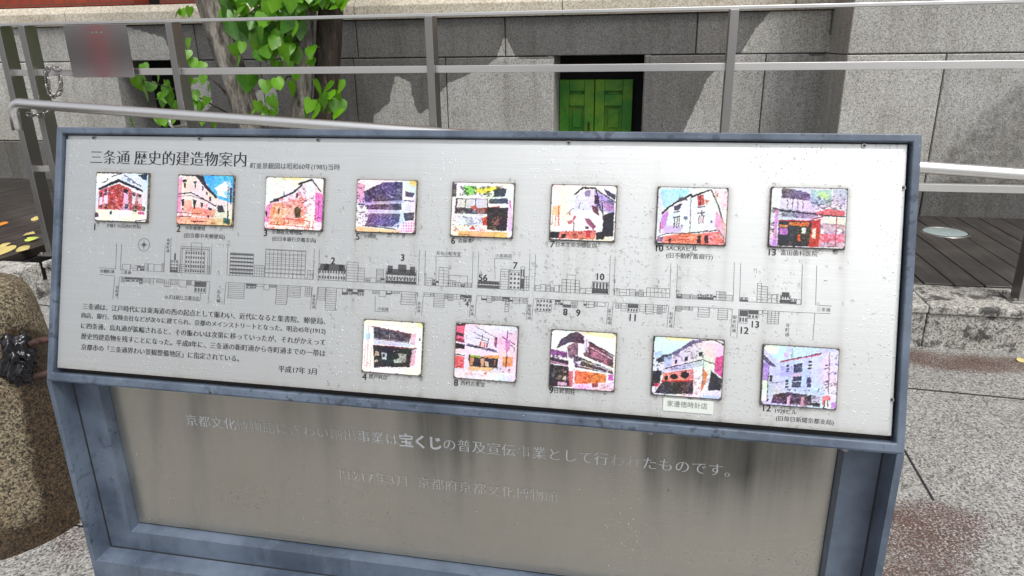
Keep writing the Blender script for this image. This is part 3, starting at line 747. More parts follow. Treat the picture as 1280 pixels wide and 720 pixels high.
# raised plate (sheet plus its edges)
me = grid_mesh('display_plate', PT, stain_refl, 'stain_refl'); plate = link('display_plate', me, M['plate'], sign)
md = plate.modifiers.new('thick', 'SOLIDIFY'); md.thickness = .003; md.offset = -1
# screws on the backing strip
for px, py in ((711, 178.6), (1080, 181), (1133.5, 235), (1121, 500), (118, 172.5), (398, 175), (250, 173.5)):
    u_, v_ = uv(px, py, BACKN); u_ = min(max(u_, BU0+.003), BU1-.003); v_ = min(v_, BV1-.003)
    mb = MB(); mb.tube([pan(u_, v_, BACKN), pan(u_, v_, BACKN+.002)], .0032, 12); sc = mb.build('screw', M['chrome'], sign)
    mb = MB(); mb.tube([pan(u_, v_, BACKN+.0018), pan(u_, v_, BACKN+.0026)], .0016, 10); mb.build('socket', M['black'], sc)

# ---- lettering
def glyphs(body, thin=0.0, thick=0.0):
    c = bpy.data.curves.new('t', 'FONT'); c.body = body; c.resolution_u = 3
    o = bpy.data.objects.new('t', c); COL.objects.link(o); bpy.context.view_layer.update()
    me = bpy.data.meshes.new_from_object(o.evaluated_get(bpy.context.evaluated_depsgraph_get()))
    v = np.array([x.co[:2] for x in me.vertices]); f = [tuple(p.vertices) for p in me.polygons]
    bpy.data.objects.remove(o); bpy.data.curves.remove(c); bpy.data.meshes.remove(me)
    if thin or thick:
        cnt = {}
        for p in f:
            for a, b in zip(p, p[1:]+p[:1]): cnt[(a, b)] = 1
        nn = np.zeros_like(v)
        for (a, b) in cnt:
            if (b, a) not in cnt:
                d = v[b]-v[a]; l = np.hypot(*d)
                if l > 1e-9: k = np.array([d[1], -d[0]])/l; nn[a] += k; nn[b] += k
        l = np.linalg.norm(nn, axis=1, keepdims=True); nn = nn/np.maximum(l, 1e-9)*(l > 1e-9)
        area = sum((v[p[0]][0]*(v[p[1]][1]-v[p[2]][1])+v[p[1]][0]*(v[p[2]][1]-v[p[0]][1])+v[p[2]][0]*(v[p[0]][1]-v[p[1]][1])) for p in f)
        s = 1 if area > 0 else -1
        v = v+s*nn*np.array([thick, -thin])
    return v, f
GC = {}
def text(mb, body, pl_, pr, fn, ufn, thin=.016, thick=.006, vertical=False, fit=True, n=.0003, hk=1.0):
    """lay one line of writing between the left and right end points (photo pixels on the plate)"""
    v, f = glyphs(body, thin, thick)
    x0, x1 = v[:, 0].min(), v[:, 0].max()
    a = np.array(ufn(*pl_)); b = np.array(ufn(*pr)); s = (b[0]-a[0])/(x1-x0); vm = (a[1]+b[1])/2
    ym = .345
    mb.add([fn(a[0]+(p[0]-x0)*s, vm+(p[1]-ym)*s*hk, n) for p in v], f)
def num(t, x, y, h, name, parent, left=False):
    """a printed number of a given height (photo pixels)"""
    mb = MB(); v, f = glyphs(t, -.02, .03); x0, x1 = v[:, 0].min(), v[:, 0].max(); y0, y1 = v[:, 1].min(), v[:, 1].max()
    a = np.array(ufn(x, y-h/2)); b = np.array(ufn(x, y+h/2)); s = (a[1]-b[1])/(y1-y0); xm = x0 if left else (x0+x1)/2
    mb.add([pfn(a[0]+(p[0]-xm)*s, (a[1]+b[1])/2+(p[1]-(y0+y1)/2)*s, .0003) for p in v], f)
    return mb.build(name, M['ink'], parent)
def line(name, parent, m, *a, **k):
    mb = MB(); text(mb, *a, **k); return mb.build(name, m, parent)
def vtext(mb, body, pt, pb, fn, ufn, n=.0003, thin=.012, thick=.006):
    a = np.array(ufn(*pt)); b = np.array(ufn(*pb)); k = len(body); st = (a[1]-b[1])/k; um = (a[0]+b[0])/2
    for i, ch in enumerate(body):
        v, f = glyphs(ch, thin, thick); s = st*.95; xm = .46
        mb.add([fn(um+(p[0]-xm)*s, a[1]-st*(i+.5)+(p[1]-.345)*s, n) for p in v], f)
pfn = lambda u, v, n: pan(u, v, PLN+n)
ufn = lambda x, y: uv(x, y, PLN)
line('lettering', plate, M['ink'], '三条通 歴史的建造物案内', (113, 197), (308, 200), pfn, ufn, .018, .018)
line('lettering', plate, M['ink'], '町並景観図は昭和60年(1985)当時', (313, 207), (425, 209.5), pfn, ufn, .008, .004)
for body, y0, y1, xe in (('三条通は、江戸時代には東海道の西の起点として賑わい、近代になると集書院、郵便局、', 383, 402, 407),
                     ('商店、銀行、保険会社などが次々に建てられ、京都のメインストリートとなった。明治45年(1912)', 394.6, 413.7, 407),
                     ('に四条通、烏丸通が拡幅されると、その賑わいは次第に移っていったが、それがかえって', 407.5, 428, 407),
                     ('歴史的建造物を残すことになった。平成8年に、三条通の新町通から寺町通までの一帯は', 420.8, 441.6, 407),
                     ('京都市の「三条通界わい景観整備地区」に指定されている。', 434, 448.5, 299)):
    line('lettering', plate, M['ink'], body, (101.5+(0 if y0 > 390 else 2), y0), (xe, y1), pfn, ufn, .006, .020)
line('lettering', plate, M['ink'], '平成17年 3月', (348, 461.5), (396, 464.5), pfn, ufn, .006, .020)

# ---- street map
mb = MB()
LW = .00055
def ln(p, q, wd=LW):
    a = np.array(ufn(*p)); b = np.array(ufn(*q)); d = b-a; l = np.hypot(*d)
    if l < 1e-6: return
    n = np.array([-d[1], d[0]])/l*wd/2
    mb.add([pfn(*c, .0003) for c in (a-n, b-n, b+n, a+n)], [(0, 1, 2, 3)])
def fillq(pts, n=.00035):
    c = [ufn(*p) for p in pts]; vs = [pfn(*q, n) for q in c]
    ar = sum(c[i][0]*c[(i+1) % 4][1]-c[(i+1) % 4][0]*c[i][1] for i in range(4)); mb.add(vs, [(0, 1, 2, 3) if ar > 0 else (3, 2, 1, 0)])
yt = lambda x: 337+(x-153)*.0513
yb = lambda x: 346+(x-153)*.0525
tops = {152: 305, 206.5: 306, 214: 297, 265: 305, 285: 305, 393: 311, 399.5: 312, 524.5: 312, 532: 313, 591.5: 314, 598.5: 315, 662.5: 317, 669.5: 318, 763: 320, 769: 321, 838.6: 329, 847: 330, 918: 328, 926: 329, 1003: 331, 1021: 332}
xsb = [(146, 152), (206.5, 214), (265, 285), (393, 399.5), (524.5, 532), (591.5, 598.5), (662.5, 669.5), (763, 769), (838.6, 847), (918, 926), (1003, 1021)]
for x, t in tops.items(): ln((x, t), (x-1.5, yt(x)))
ln((124, 334.5), (145, 336)); ln((124, 343), (144, 345)); ln((1021, 381.5), (1040, 382.5)); ln((996, 390.5), (1038, 392))
ln((146, 304), (144.5, 336))
for (a, b), (c, d) in zip(xsb[:-1], xsb[1:]): ln((b-1.5, yt(b)), (c-1.5, yt(c))); ln((b-2, yb(b)), (c-3, yb(c)))
for a, b in xsb:
    if a == 206.5: continue
    for x in (a, b):
        if x in (1003,): continue
        ln((x-2.5, yb(x)), (x-5, yb(x)+(28 if x < 900 else 34)))
def bldg(x0, x1, h, style='o', n=4, k=4, up=True, off=0):
    """an elevation in fine lines: o outline, g grid, h bands, d dark, w dark bands, r roof"""
    sgn = -1 if up else 1; base = (lambda x: yt(x)-off) if up else (lambda x: yb(x)+off)
    sk = -.035*h*sgn*(-1)
    P = lambda s, t: (x0+(x1-x0)*s+(.04*h*t if up else -.07*h*t), base(x0+(x1-x0)*s)+sgn*h*t)
    for s0, t0, s1, t1 in ((0, 0, 0, 1), (1, 0, 1, 1), (0, 1, 1, 1)): ln(P(s0, t0), P(s1, t1))
    if style in 'gw':
        for i in range(1, k+1): ln(P(i/(k+1), 0), P(i/(k+1), 1), LW*(.8 if style == 'g' else .6))
    if style in 'gh':
        for i in range(1, n+1): ln(P(0, i/(n+1)), P(1, i/(n+1)), LW*.8)
    if style == 'w':
        for i in range(n): t0 = (i+.45)/n; fillq([P(0, t0), P(1, t0), P(1, t0+.42/n), P(0, t0+.42/n)])
    if style == 'd':
        fillq([P(0, .06), P(1, .06), P(1, .5), P(0, .5)])
        for i in range(k): s = (i+.2)/k; fillq([P(s, .6), P(s+.55/k, .6), P(s+.55/k, .9), P(s, .9)])
    if style == 'v':
        for r_ in range(n):
            for i in range(k): s = (i+.25)/k; t = (r_+.25)/n; fillq([P(s, t), P(s+.5/k, t), P(s+.5/k, t+.5/n), P(s, t+.5/n)])
    if style == 'r': fillq([P(0, .6), P(1, .6), P(.94, 1), P(.06, 1)])
def row(x0, x1, hmin, hmax, up=True, seed=1, pal='oohghdrhg'):
    r_ = random.Random(seed); x = x0
    while x < x1-1.5:
        wd = r_.uniform(3, 10); xe = min(x+wd, x1); h = r_.uniform(hmin, hmax); st = r_.choice(pal)
        bldg(x, xe, h, st, r_.randint(1, 3), r_.randint(1, 4), up); x = xe+r_.choice((0, 0, .6))
B = bldg
row(153, 180, 4, 7, seed=2); row(180, 204, 6, 11, seed=3, pal='hgho')
B(213, 222, 15, 'v', 4, 3); B(213, 222, 6, 'd', k=3)
B(224, 262, 10, 'h', 3); B(227, 259, 31, 'o'); B(231, 255, 28, 'v', 5, 8); B(238, 251, 38, 'o'); B(225, 261, 33, 'o'); B(225, 261, 30, 'o')
B(287, 316, 28, 'w', 6, 7); B(287, 316, 6, 'g', 1, 6); B(318, 330, 14, 'g', 3, 3); B(331, 381, 34, 'g', 5, 9); B(331, 381, 35, 'g', 6, 9); B(384, 391, 11, 'g', 1, 1)
B(398, 432, 14, 'v', 2, 10); B(398, 432, 20, 'r'); B(404, 411, 20, 'r'); B(423, 429, 20, 'r'); B(433, 447, 24, 'h', 6); B(447, 455, 17, 'h', 4); row(455, 482, 3, 6, seed=5); B(470, 479, 17, 'h', 9)
B(482, 520, 15, 'v', 3, 12); B(482, 520, 18, 'r'); B(484, 490, 22, 'r'); B(497, 507, 24, 'r'); B(512, 518, 22, 'r'); B(482, 520, 7, 'd', k=9)
row(532, 548, 5, 10, seed=6); B(548, 560, 23, 'g', 5, 1); B(561, 584, 14, 'o'); row(561, 589, 4, 8, seed=8, pal='hgdw'); 
B(597, 624, 8, 'd', k=8); B(597, 624, 9, 'r'); B(625, 635, 25, 'h', 7); B(636, 650, 22, 'v', 4, 3); B(636, 650, 24, 'o'); B(650, 655, 29, 'd', k=2); B(651, 661, 17, 'g', 4, 2)
row(669, 702, 5, 9, seed=9); B(702, 724, 16, 'g', 3, 3); B(708, 719, 22, 'o'); row(725, 740, 4, 8, seed=10); B(740, 760, 14, 'd', k=5); B(740, 760, 15, 'v', 3, 5)
row(768, 808, 5, 10, seed=11); B(808, 837, 11, 'g', 1, 5); row(846, 872, 4, 6, seed=12); row(872, 895, 5, 7, seed=13, pal='dr'); row(895, 916, 6, 13, seed=14, pal='hg')
row(925, 936, 5, 8, seed=15, pal='dr'); B(946, 951, 24, 'h', 6); B(951, 959, 20, 'h', 5); row(959, 972, 8, 12, seed=16, pal='hh'); B(975, 988, 10, 'd', k=4); B(977, 986, 14, 'r'); row(988, 1001, 4, 7, seed=17)
row(152, 192, 3, 8, False, 21, 'hdgd'); row(196, 222, 4, 11, False, 22, 'hhgo'); row(224, 256, 4, 9, False, 23); B(244, 258, 15, 'd', k=4, up=False)
B(286, 306, 19, 'h', 7, up=False); row(308, 345, 3, 7, False, 24, 'rdho'); B(346, 360, 24, 'h', 9, up=False); B(360, 376, 14, 'h', 6, up=False); B(382, 390, 12, 'g', 4, 2, False)
B(398, 407, 16, 'h', 6, up=False); B(408, 421, 28, 'h', 9, up=False); row(428, 455, 4, 8, False, 25, 'rdo'); row(466, 500, 3, 9, False, 26); B(502, 520, 16, 'h', 4, up=False)
row(531, 542, 3, 5, False, 27); B(543, 556, 17, 'h', 7, up=False); row(556, 590, 5, 12, False, 28, 'hgdh'); row(602, 660, 4, 8, False, 29, 'hdrg'); B(632, 637, 18, 'h', 5, up=False)
B(671, 690, 16, 'v', 3, 5, False); row(694, 722, 5, 9, False, 30, 'drhg'); row(730, 758, 5, 10, False, 31); row(770, 783, 6, 10, False, 32, 'gh'); B(785, 798, 11, 'd', k=4, up=False); row(800, 833, 5, 12, False, 33, 'hhg')
row(845, 866, 4, 8, False, 34); B(873, 887, 12, 'h', 3, up=False); B(898, 910, 14, 'h', 4, up=False); B(925, 935, 17, 'd', k=3, up=False); B(936, 948, 11, 'd', k=3, up=False); row(948, 960, 3, 5, False, 36, 'o'); B(960, 974, 16, 'g', 5, 2, False)
for p in (((545, 358), (545, 320)), ((545, 320), (577, 321)), ((619, 348), (618, 323)), ((618, 323), (640, 324)), ((206, 373), (250, 376)), ((250, 376), (251, 366)), ((469, 370), (469, 389)), ((469, 389), (486, 390))): ln(*p)
# compass rose
cc = np.array(ufn(180, 306)); rc = .0098
for k in range(36):
    a0, a1 = 2*math.pi*k/36, 2*math.pi*(k+1)/36
    mb.add([pfn(cc[0]+r*math.cos(a), cc[1]+r*math.sin(a), .0003) for r, a in ((rc, a0), (rc*1.07, a0), (rc*1.07, a1), (rc, a1))], [(0, 1, 2, 3)])
for k in range(8):
    a = math.pi*k/4; l = rc*(.85 if k % 2 == 0 else .55); n_ = .0013
    mb.add([pfn(cc[0]+l*math.cos(a), cc[1]+l*math.sin(a), .0003), pfn(cc[0]-n_*math.sin(a)*.8, cc[1]+n_*math.cos(a)*.8, .0003), pfn(cc[0]+n_*math.sin(a)*.8, cc[1]-n_*math.cos(a)*.8, .0003)], [(0, 1, 2)])
mb.build('street_map', M['inkline'], plate)
for t, x, y in (('1', 219, 321), ('2', 416.5, 326), ('3', 503.5, 322), ('56', 604, 347.2), ('7', 644.5, 332), ('10', 751, 346), ('8', 707, 390), ('9', 723, 391), ('11', 791, 397), ('12', 931, 413), ('13', 944.5, 405.5), ('4', 584, 380)):
    num(t, x, y, 6.6 if t == '4' else 8.6, 'map_number', plate)
for t, x, y0, y1 in (('両替町通', 210, 298, 316), ('室町通', 146, 357, 371), ('烏丸通', 273, 362, 379), ('東洞院通', 392, 368, 386), ('高倉通', 523.5, 377, 391), ('堺町通', 590, 381, 395), ('柳馬場通', 661.5, 380, 400), ('富小路通', 761.5, 386, 406), ('麩屋町通', 838.5, 390, 410), ('御幸町通', 917.5, 394, 416), ('寺町通', 984, 404, 421)):
    mb = MB(); vtext(mb, t, (x+.7, y0), (x-.7, y1), pfn, ufn); mb.build('street_name', M['ink'], plate)
for t, x0, y0, x1, y1 in (('衣棚町通', 125, 338.7, 143, 340), ('三条通', 151, 340.2, 164, 341), ('みずほ銀行 京都支店', 206, 371, 249, 373), ('三条通', 1021, 386.8, 1038, 387.5), ('長谷川松寿堂', 545.5, 316, 576, 318), ('小島商店', 619, 319.5, 640, 320.5), ('小岩屋', 472, 386, 486, 386.8)):
    line('place_name', plate, M['ink'], t, (x0, y0), (x1, y1), pfn, ufn, .01, .004)
# ---------------------------------------------------------------- the thirteen printed photo tiles
GR = 108
PICS = {}
def pic(key, quad, bg, ops): PICS[key] = (quad, bg, ops)
K = (22, 18, 30); W_ = (246, 243, 250)
exec_ops = None
pic('1', [(130,92),(528,95),(500,468),(112,462)], (226, 236, 250), [
 ('p',(250,250,252),[(112,92),(330,92),(300,170),(150,215),(120,300)]), ('l',(30,25,40),10,[(130,95),(520,100)]),
 ('l',K,8,[(175,175),(215,155),(215,140)]), ('l',K,6,[(250,125),(330,98)]), ('p',(238,238,245),[(330,95),(500,100),(500,190),(370,150)]),
 ('p',(60,45,70),[(445,110),(520,100),(510,150),(480,140)]), ('l',(40,40,60),7,[(345,112),(400,150),(440,180),(470,195)]),
 ('p',(120,140,160),[(365,135),(388,145),(388,165),(365,158)]), ('p',(120,140,160),[(402,150),(424,158),(424,178),(402,172)]),
 ('p',(248,240,252),[(150,235),(300,165),(480,230),(500,420),(130,400)]),
 ('p',(196,74,66),[(222,205),(300,178),(395,220),(390,375),(205,378)]), ('p',(180,110,90),[(295,190),(330,200),(325,290),(290,285)]), ('n',(120,40,45),.35,[(210,205),(395,215),(390,375),(205,375)]),
 ('p',(205,80,85),[(150,235),(215,205),(205,378),(140,375)]), ('p',(250,235,250),[(187,270),(215,265),(212,330),(182,332)]), ('p',(250,235,250),[(152,285),(176,280),(172,340),(148,340)]),
 ('p',(230,200,230),[(340,235),(372,240),(368,375),(330,375)]), ('p',(190,80,90),[(375,225),(470,260),(470,385),(372,380)]), ('p',(245,225,245),[(400,265),(425,270),(420,330),(395,330)]), ('p',(240,215,240),[(445,270),(475,275),(470,330),(440,330)]),
 ('p',K,[(145,215),(300,140),(480,222),(480,240),(300,165),(150,232)]),
 ('p',K,[(190,232),(212,225),(210,262),(190,265)]), ('p',K,[(160,245),(172,240),(170,275),(158,278)]), ('p',K,[(338,215),(370,222),(366,255),(336,245)]), ('p',K,[(405,240),(422,245),(418,275),(402,270)]), ('p',K,[(448,255),(464,258),(462,285),(446,280)]),
 ('p',K,[(192,335),(208,335),(206,372),(190,372)]), ('p',K,[(155,340),(170,340),(168,370),(152,370)]), ('p',K,[(342,330),(368,332),(364,375),(338,372)]), ('p',K,[(402,345),(432,345),(428,408),(398,405)]), ('p',(60,50,60),[(470,348),(492,350),(488,385),(466,382)]),
 ('p',(250,244,234),[(130,378),(395,384),(500,415),(500,466),(112,460)]), ('p',(205,90,160),[(440,388),(488,392),(484,412),(438,410)]), ('p',(60,50,70),[(112,398),(140,405),(148,430),(112,440)]),
 ('p',(50,40,60),[(228,388),(244,388),(242,414),(228,414)]), ('l',K,8,[(420,460),(500,448)]) , ('n',(240,225,245),.25,[(130,240),(480,240),(480,380),(130,380)])])
pic('2', [(760,112),(1175,118),(1150,502),(738,490)], (244, 224, 218), [
 ('p',(66,186,240),[(945,118),(1175,118),(1160,330),(1045,290),(960,170)]), ('p',(176,228,252),[(1060,190),(1150,150),(1150,300),(1045,270)]), ('p',(250,252,255),[(1030,215),(1110,160),(1140,220),(1090,250),(1120,290),(1060,270)]),
 ('p',(238,160,210),[(755,140),(790,135),(770,400),(745,400)]), ('p',(252,236,226),[(790,140),(880,112),(1040,290),(1030,480),(740,490),(780,400)]),
 ('p',(244,190,170),[(800,310),(860,310),(850,400),(790,400)]), ('p',(246,196,160),[(740,430),(1150,450),(1150,500),(738,490)]), ('p',(248,176,140),[(860,360),(1030,380),(1020,440),(850,420)]),('n',(238,120,100),.18,[(745,330),(1040,340),(1030,490),(740,490)]),
 ('l',(40,30,45),16,[(765,112),(880,118)]), ('p',(40,32,48),[(880,115),(945,120),(970,190),(1045,280),(1038,296),(960,215),(910,150)]), ('l',K,10,[(752,262),(850,250),(900,275),(1035,350)]), ('l',(90,70,80),5,[(750,280),(850,272),(945,305)]),
 ('p',K,[(788,155),(825,148),(820,168),(790,172)]), ('p',K,[(800,175),(815,175),(812,215),(800,210)]), ('p',K,[(872,165),(900,160),(895,175),(875,180)]), ('p',K,[(880,180),(892,180),(888,220),(880,212)]), ('p',K,[(935,200),(948,205),(944,235),(934,230)]), ('p',K,[(965,240),(978,250),(975,270),(965,262)]), ('p',K,[(990,280),(1002,285),(1000,315),(988,310)]),
 ('p',K,[(780,300),(802,298),(798,350),(782,352)]), ('l',K,10,[(788,370),(790,382)]), ('p',K,[(865,300),(895,310),(880,350),(868,345)]), ('p',K,[(872,340),(884,345),(878,380),(868,376)]), ('p',K,[(925,325),(945,330),(932,370),(925,360)]), ('p',K,[(978,360),(1010,368),(1000,385),(980,380)]), ('p',K,[(972,420),(985,422),(980,445),(970,440)]),
 ('l',(60,45,55),5,[(745,402),(920,410)]), ('l',(80,60,70),6,[(750,432),(850,432)]), ('l',(220,60,50),8,[(890,440),(900,470),(860,470),(940,468)]), ('l',(70,40,50),6,[(855,470),(960,472)]),
 ('p',(70,50,60),[(1045,345),(1085,345),(1100,400),(1050,400)]), ('l',(50,60,80),6,[(1130,200),(1118,460)]), ('l',(50,50,70),10,[(1125,390),(1120,490)]), ('p',(60,60,90),[(1140,210),(1160,210),(1150,340),(1138,330)]), ('p',(60,90,110),[(1090,440),(1140,450),(1135,490),(1085,485)])])
pic('3', [(72,58),(490,72),(472,440),(58,428)], (246, 246, 250), [
 ('p',(252,250,238),[(72,58),(400,65),(310,130),(100,240)]), ('p',(250,236,180),[(180,62),(330,66),(320,84),(190,80)]),
 ('p',(248,224,236),[(100,250),(380,95),(490,180),(472,440),(58,428)]), ('p',(252,246,250),[(360,100),(430,90),(420,430),(350,430)]), ('p',(240,130,200),[(430,170),(485,190),(475,380),(420,370)]), ('p',(242,140,200),[(75,260),(130,240),(100,380),(62,380)]),
 ('p',(244,160,130),[(110,260),(340,200),(350,400),(90,400)]), ('p',(250,200,170),[(200,280),(300,270),(300,400),(190,400)]), ('n',(230,90,70),.28,[(100,240),(360,150),(380,440),(70,430)]), ('n',(252,250,250),.3,[(120,220),(420,120),(400,440),(80,430)]),
 ('l',K,16,[(310,112),(400,84)]), ('l',(50,50,70),14,[(105,240),(165,212),(270,172),(330,120)]), ('l',K,10,[(405,85),(465,165)]), ('p',(60,70,90),[(130,212),(170,208),(165,235),(120,240)]), ('l',(90,90,110),6,[(200,190),(205,165)]),
 ('p',(110,90,50),[(275,290),(300,265),(325,290),(315,350),(285,350)]), ('n',(60,60,30),.4,[(275,280),(330,280),(320,350),(280,350)]), ('l',(220,60,50),7,[(200,355),(380,372)]), ('l',(210,70,60),5,[(120,395),(420,420)]), ('l',(190,60,60),5,[(205,360),(205,390),(235,390),(235,362)]), ('l',(190,70,70),6,[(385,375),(380,430)]), ('l',(190,70,70),6,[(412,375),(408,430)]),
 ('p',K,[(70,300),(84,302),(80,340),(68,338)]), ('l',K,8,[(150,400),(165,380)]), ('p',(70,50,70),[(290,175),(305,178),(302,212),(288,205)]), ('p',(110,70,80),[(160,285),(172,285),(170,320),(158,320)]), ('l',(130,60,70),8,[(335,245),(365,225)]), ('l',(150,90,100),5,[(450,240),(445,350)]), ('n',(150,70,100),.1,[(300,130),(470,150),(460,400),(300,380)])])
pic('5', [(748,90),(1168,95),(1150,462),(730,450)], (246, 240, 250), [
 ('p',(240,180,215),[(748,110),(800,130),(790,260),(742,250)]), ('n',(90,40,80),.22,[(748,110),(800,130),(790,400),(735,400)]), ('p',(226,246,228),[(1080,95),(1168,95),(1160,200),(1085,160)]), ('p',(248,214,120),[(1110,98),(1168,100),(1165,135),(1130,130)]),
 ('p',(96,88,128),[(795,175),(930,110),(1070,105),(1068,245),(800,255)]), ('n',(40,34,62),.45,[(795,170),(930,110),(1070,105),(1068,245),(800,255)]), ('n',(190,186,226),.16,[(830,190),(1060,150),(1060,210),(830,240)]),
 ('p',(186,184,222),[(760,250),(1075,232),(1075,250),(790,268)]), ('p',(66,56,86),[(800,268),(1060,252),(1060,300),(820,300)]), ('n',(150,140,180),.3,[(800,268),(1060,252),(1060,300),(820,300)]), ('p',(216,212,240),[(820,298),(1045,300),(1045,325),(820,320)]),
 ('p',(120,100,130),[(835,325),(1050,325),(1040,415),(800,412)]), ('n',(60,46,72),.4,[(800,325),(1050,325),(1040,425),(800,415)]), ('n',(190,160,180),.2,[(800,325),(1050,325),(1040,415),(800,412)]), ('p',(226,220,240),[(1050,320),(1075,300),(1070,380),(1000,425),(990,415),(1045,380)]),
 ('l',(250,246,255),8,[(1072,105),(1068,240)]), ('p',(80,70,90),[(1085,170),(1150,180),(1140,215),(1085,205)]), ('l',(90,80,110),8,[(1080,235),(1150,238)]), ('p',(80,66,92),[(1075,320),(1150,310),(1145,370),(1080,375)]), ('p',(232,226,240),[(1090,260),(1130,265),(1125,310),(1085,305)]),
 ('p',(236,150,205),[(1060,385),(1150,372),(1145,455),(1055,450)]), ('g',(250,240,250),[(1060,385),(1150,372),(1145,455),(1055,450)]), ('p',(250,208,170),[(740,415),(1050,440),(1050,462),(732,450)]), ('l',(40,30,40),7,[(785,408),(960,425),(1020,435)]), ('l',(60,50,70),9,[(760,320),(800,315)]), ('l',(60,50,70),9,[(750,265),(800,262)])])
pic('6', [(118,72),(520,75),(505,425),(100,412)], (246, 244, 246), [
 ('p',(90,80,90),[(118,80),(145,80),(140,165),(110,165)]), ('p',(250,250,245),[(150,95),(480,90),(470,170),(150,165)]), ('p',(150,226,110),[(190,95),(270,95),(260,150),(200,155)]), ('p',(240,236,90),[(270,110),(400,96),(430,110),(330,140),(270,140)]), ('n',(30,30,30),.34,[(165,100),(450,95),(440,165),(165,160)]), ('p',(60,60,70),[(385,118),(440,105),(470,110),(455,160),(390,165)]),
 ('p',(60,50,66),[(140,175),(350,178),(345,275),(130,270)]), ('p',(246,244,250),[(150,180),(345,180),(340,238),(145,232)]), ('l',K,5,[(205,178),(200,235)]), ('l',K,5,[(270,180),(266,235)]), ('p',(74,72,84),[(355,178),(475,170),(480,205),(355,205)]), ('p',(246,244,248),[(350,208),(475,210),(470,225),(350,222)]),
 ('p',(200,90,70),[(235,225),(270,218),(290,245),(250,250)]), ('p',(150,50,40),[(270,240),(420,222),(420,236),(290,270)]), ('p',(34,28,36),[(345,232),(480,232),(470,380),(340,372)]), ('n',(200,150,130),.5,[(375,290),(440,285),(430,345),(372,345)]), ('n',(220,210,200),.25,[(150,235),(330,240),(320,290),(140,280)]),
 ('p',(240,234,246),[(125,280),(330,300),(330,340),(120,335)]), ('n',(140,120,150),.35,[(125,280),(320,295),(310,345),(115,345)]), ('p',(212,70,50),[(310,300),(345,290),(340,345),(315,345)]), ('p',(250,240,236),[(110,345),(480,385),(480,425),(100,410)]), ('p',(250,196,130),[(160,380),(480,390),(475,425),(150,412)]), ('p',(214,70,50),[(225,370),(250,345),(270,372)]), ('n',(230,90,70),.18,[(120,340),(340,350),(330,390),(110,380)]),
 ('l',(230,120,190),12,[(490,190),(495,230)]), ('p',(236,214,240),[(480,230),(505,230),(500,380),(480,380)]), ('p',(50,40,40),[(355,350),(420,355),(410,375),(350,368)]), ('n',(210,190,160),.5,[(355,350),(420,355),(410,375),(350,368)]), ('l',(150,130,110),6,[(160,400),(220,405),(230,425)])])
pic('7', [(785,85),(1205,92),(1188,455),(762,440)], (250, 250, 248), [
 ('p',(252,252,240),[(790,90),(950,95),(930,200),(790,220)]), ('p',(232,246,246),[(880,140),(940,150),(920,210),(860,200)]),
 ('p',(226,222,250),[(945,150),(1060,110),(1060,260),(970,240),(930,260)]), ('p',(150,140,190),[(1000,125),(1035,120),(1030,165),(1000,160)]), ('p',(186,180,230),[(1060,120),(1190,190),(1185,270),(1060,250)]), ('l',K,13,[(935,148),(985,108),(1060,108)]), ('l',K,9,[(1060,108),(1120,150),(1195,200)]), ('p',(60,60,80),[(1120,110),(1195,150),(1190,185),(1140,150)]),
 ('l',(90,80,130),6,[(965,205),(960,245)]), ('l',(50,40,70),10,[(1070,120),(1100,250)]), ('p',(60,50,70),[(1060,150),(1090,160),(1085,220),(1060,210)]), ('n',(50,40,70),.3,[(1060,130),(1190,200),(1185,290),(1070,260)]), ('p',(196,150,200),[(1130,200),(1190,220),(1185,260),(1130,250)]), ('p',(110,60,70),[(1040,220),(1080,230),(1090,290),(1050,260)]), ('p',(26,22,36),[(1120,280),(1185,260),(1180,420),(1110,425),(1110,380)]), ('l',(60,50,70),9,[(1110,200),(1115,310)]),
 ('p',(248,206,160),[(790,225),(840,220),(830,290),(780,280)]), ('l',(230,120,110),10,[(828,230),(825,350)]), ('l',(235,160,150),7,[(785,290),(780,350)]), ('l',(235,150,150),6,[(808,290),(800,355)]), ('p',(226,130,130),[(905,260),(888,275),(905,290)]), ('p',(196,110,120),[(880,320),(930,312),(925,325),(890,345)]), ('l',(190,90,120),14,[(935,290),(925,310)]), ('p',(140,70,90),[(995,300),(1030,310),(1070,360),(1050,378),(1010,335)]), ('l',(90,60,80),6,[(925,330),(920,400)]), ('p',(50,50,60),[(1000,355),(1025,355),(1020,372),(1000,370)]), ('l',(120,130,140),6,[(880,275),(925,238)]),
 ('p',(230,130,110),[(830,390),(1070,380),(1060,440),(820,435)]), ('n',(120,40,40),.32,[(770,385),(1080,380),(1060,445),(765,440)]), ('p',(30,26,36),[(768,390),(830,392),(825,432),(764,430)]), ('p',(40,30,36),[(845,405),(875,405),(870,432),(842,430)]), ('p',(30,26,34),[(1070,395),(1110,390),(1130,440),(1065,440)]), ('p',(226,226,222),[(1120,430),(1170,420),(1185,452),(1115,450)]), ('p',(190,40,50),[(1010,380),(1035,380),(1030,430),(1005,430)])])
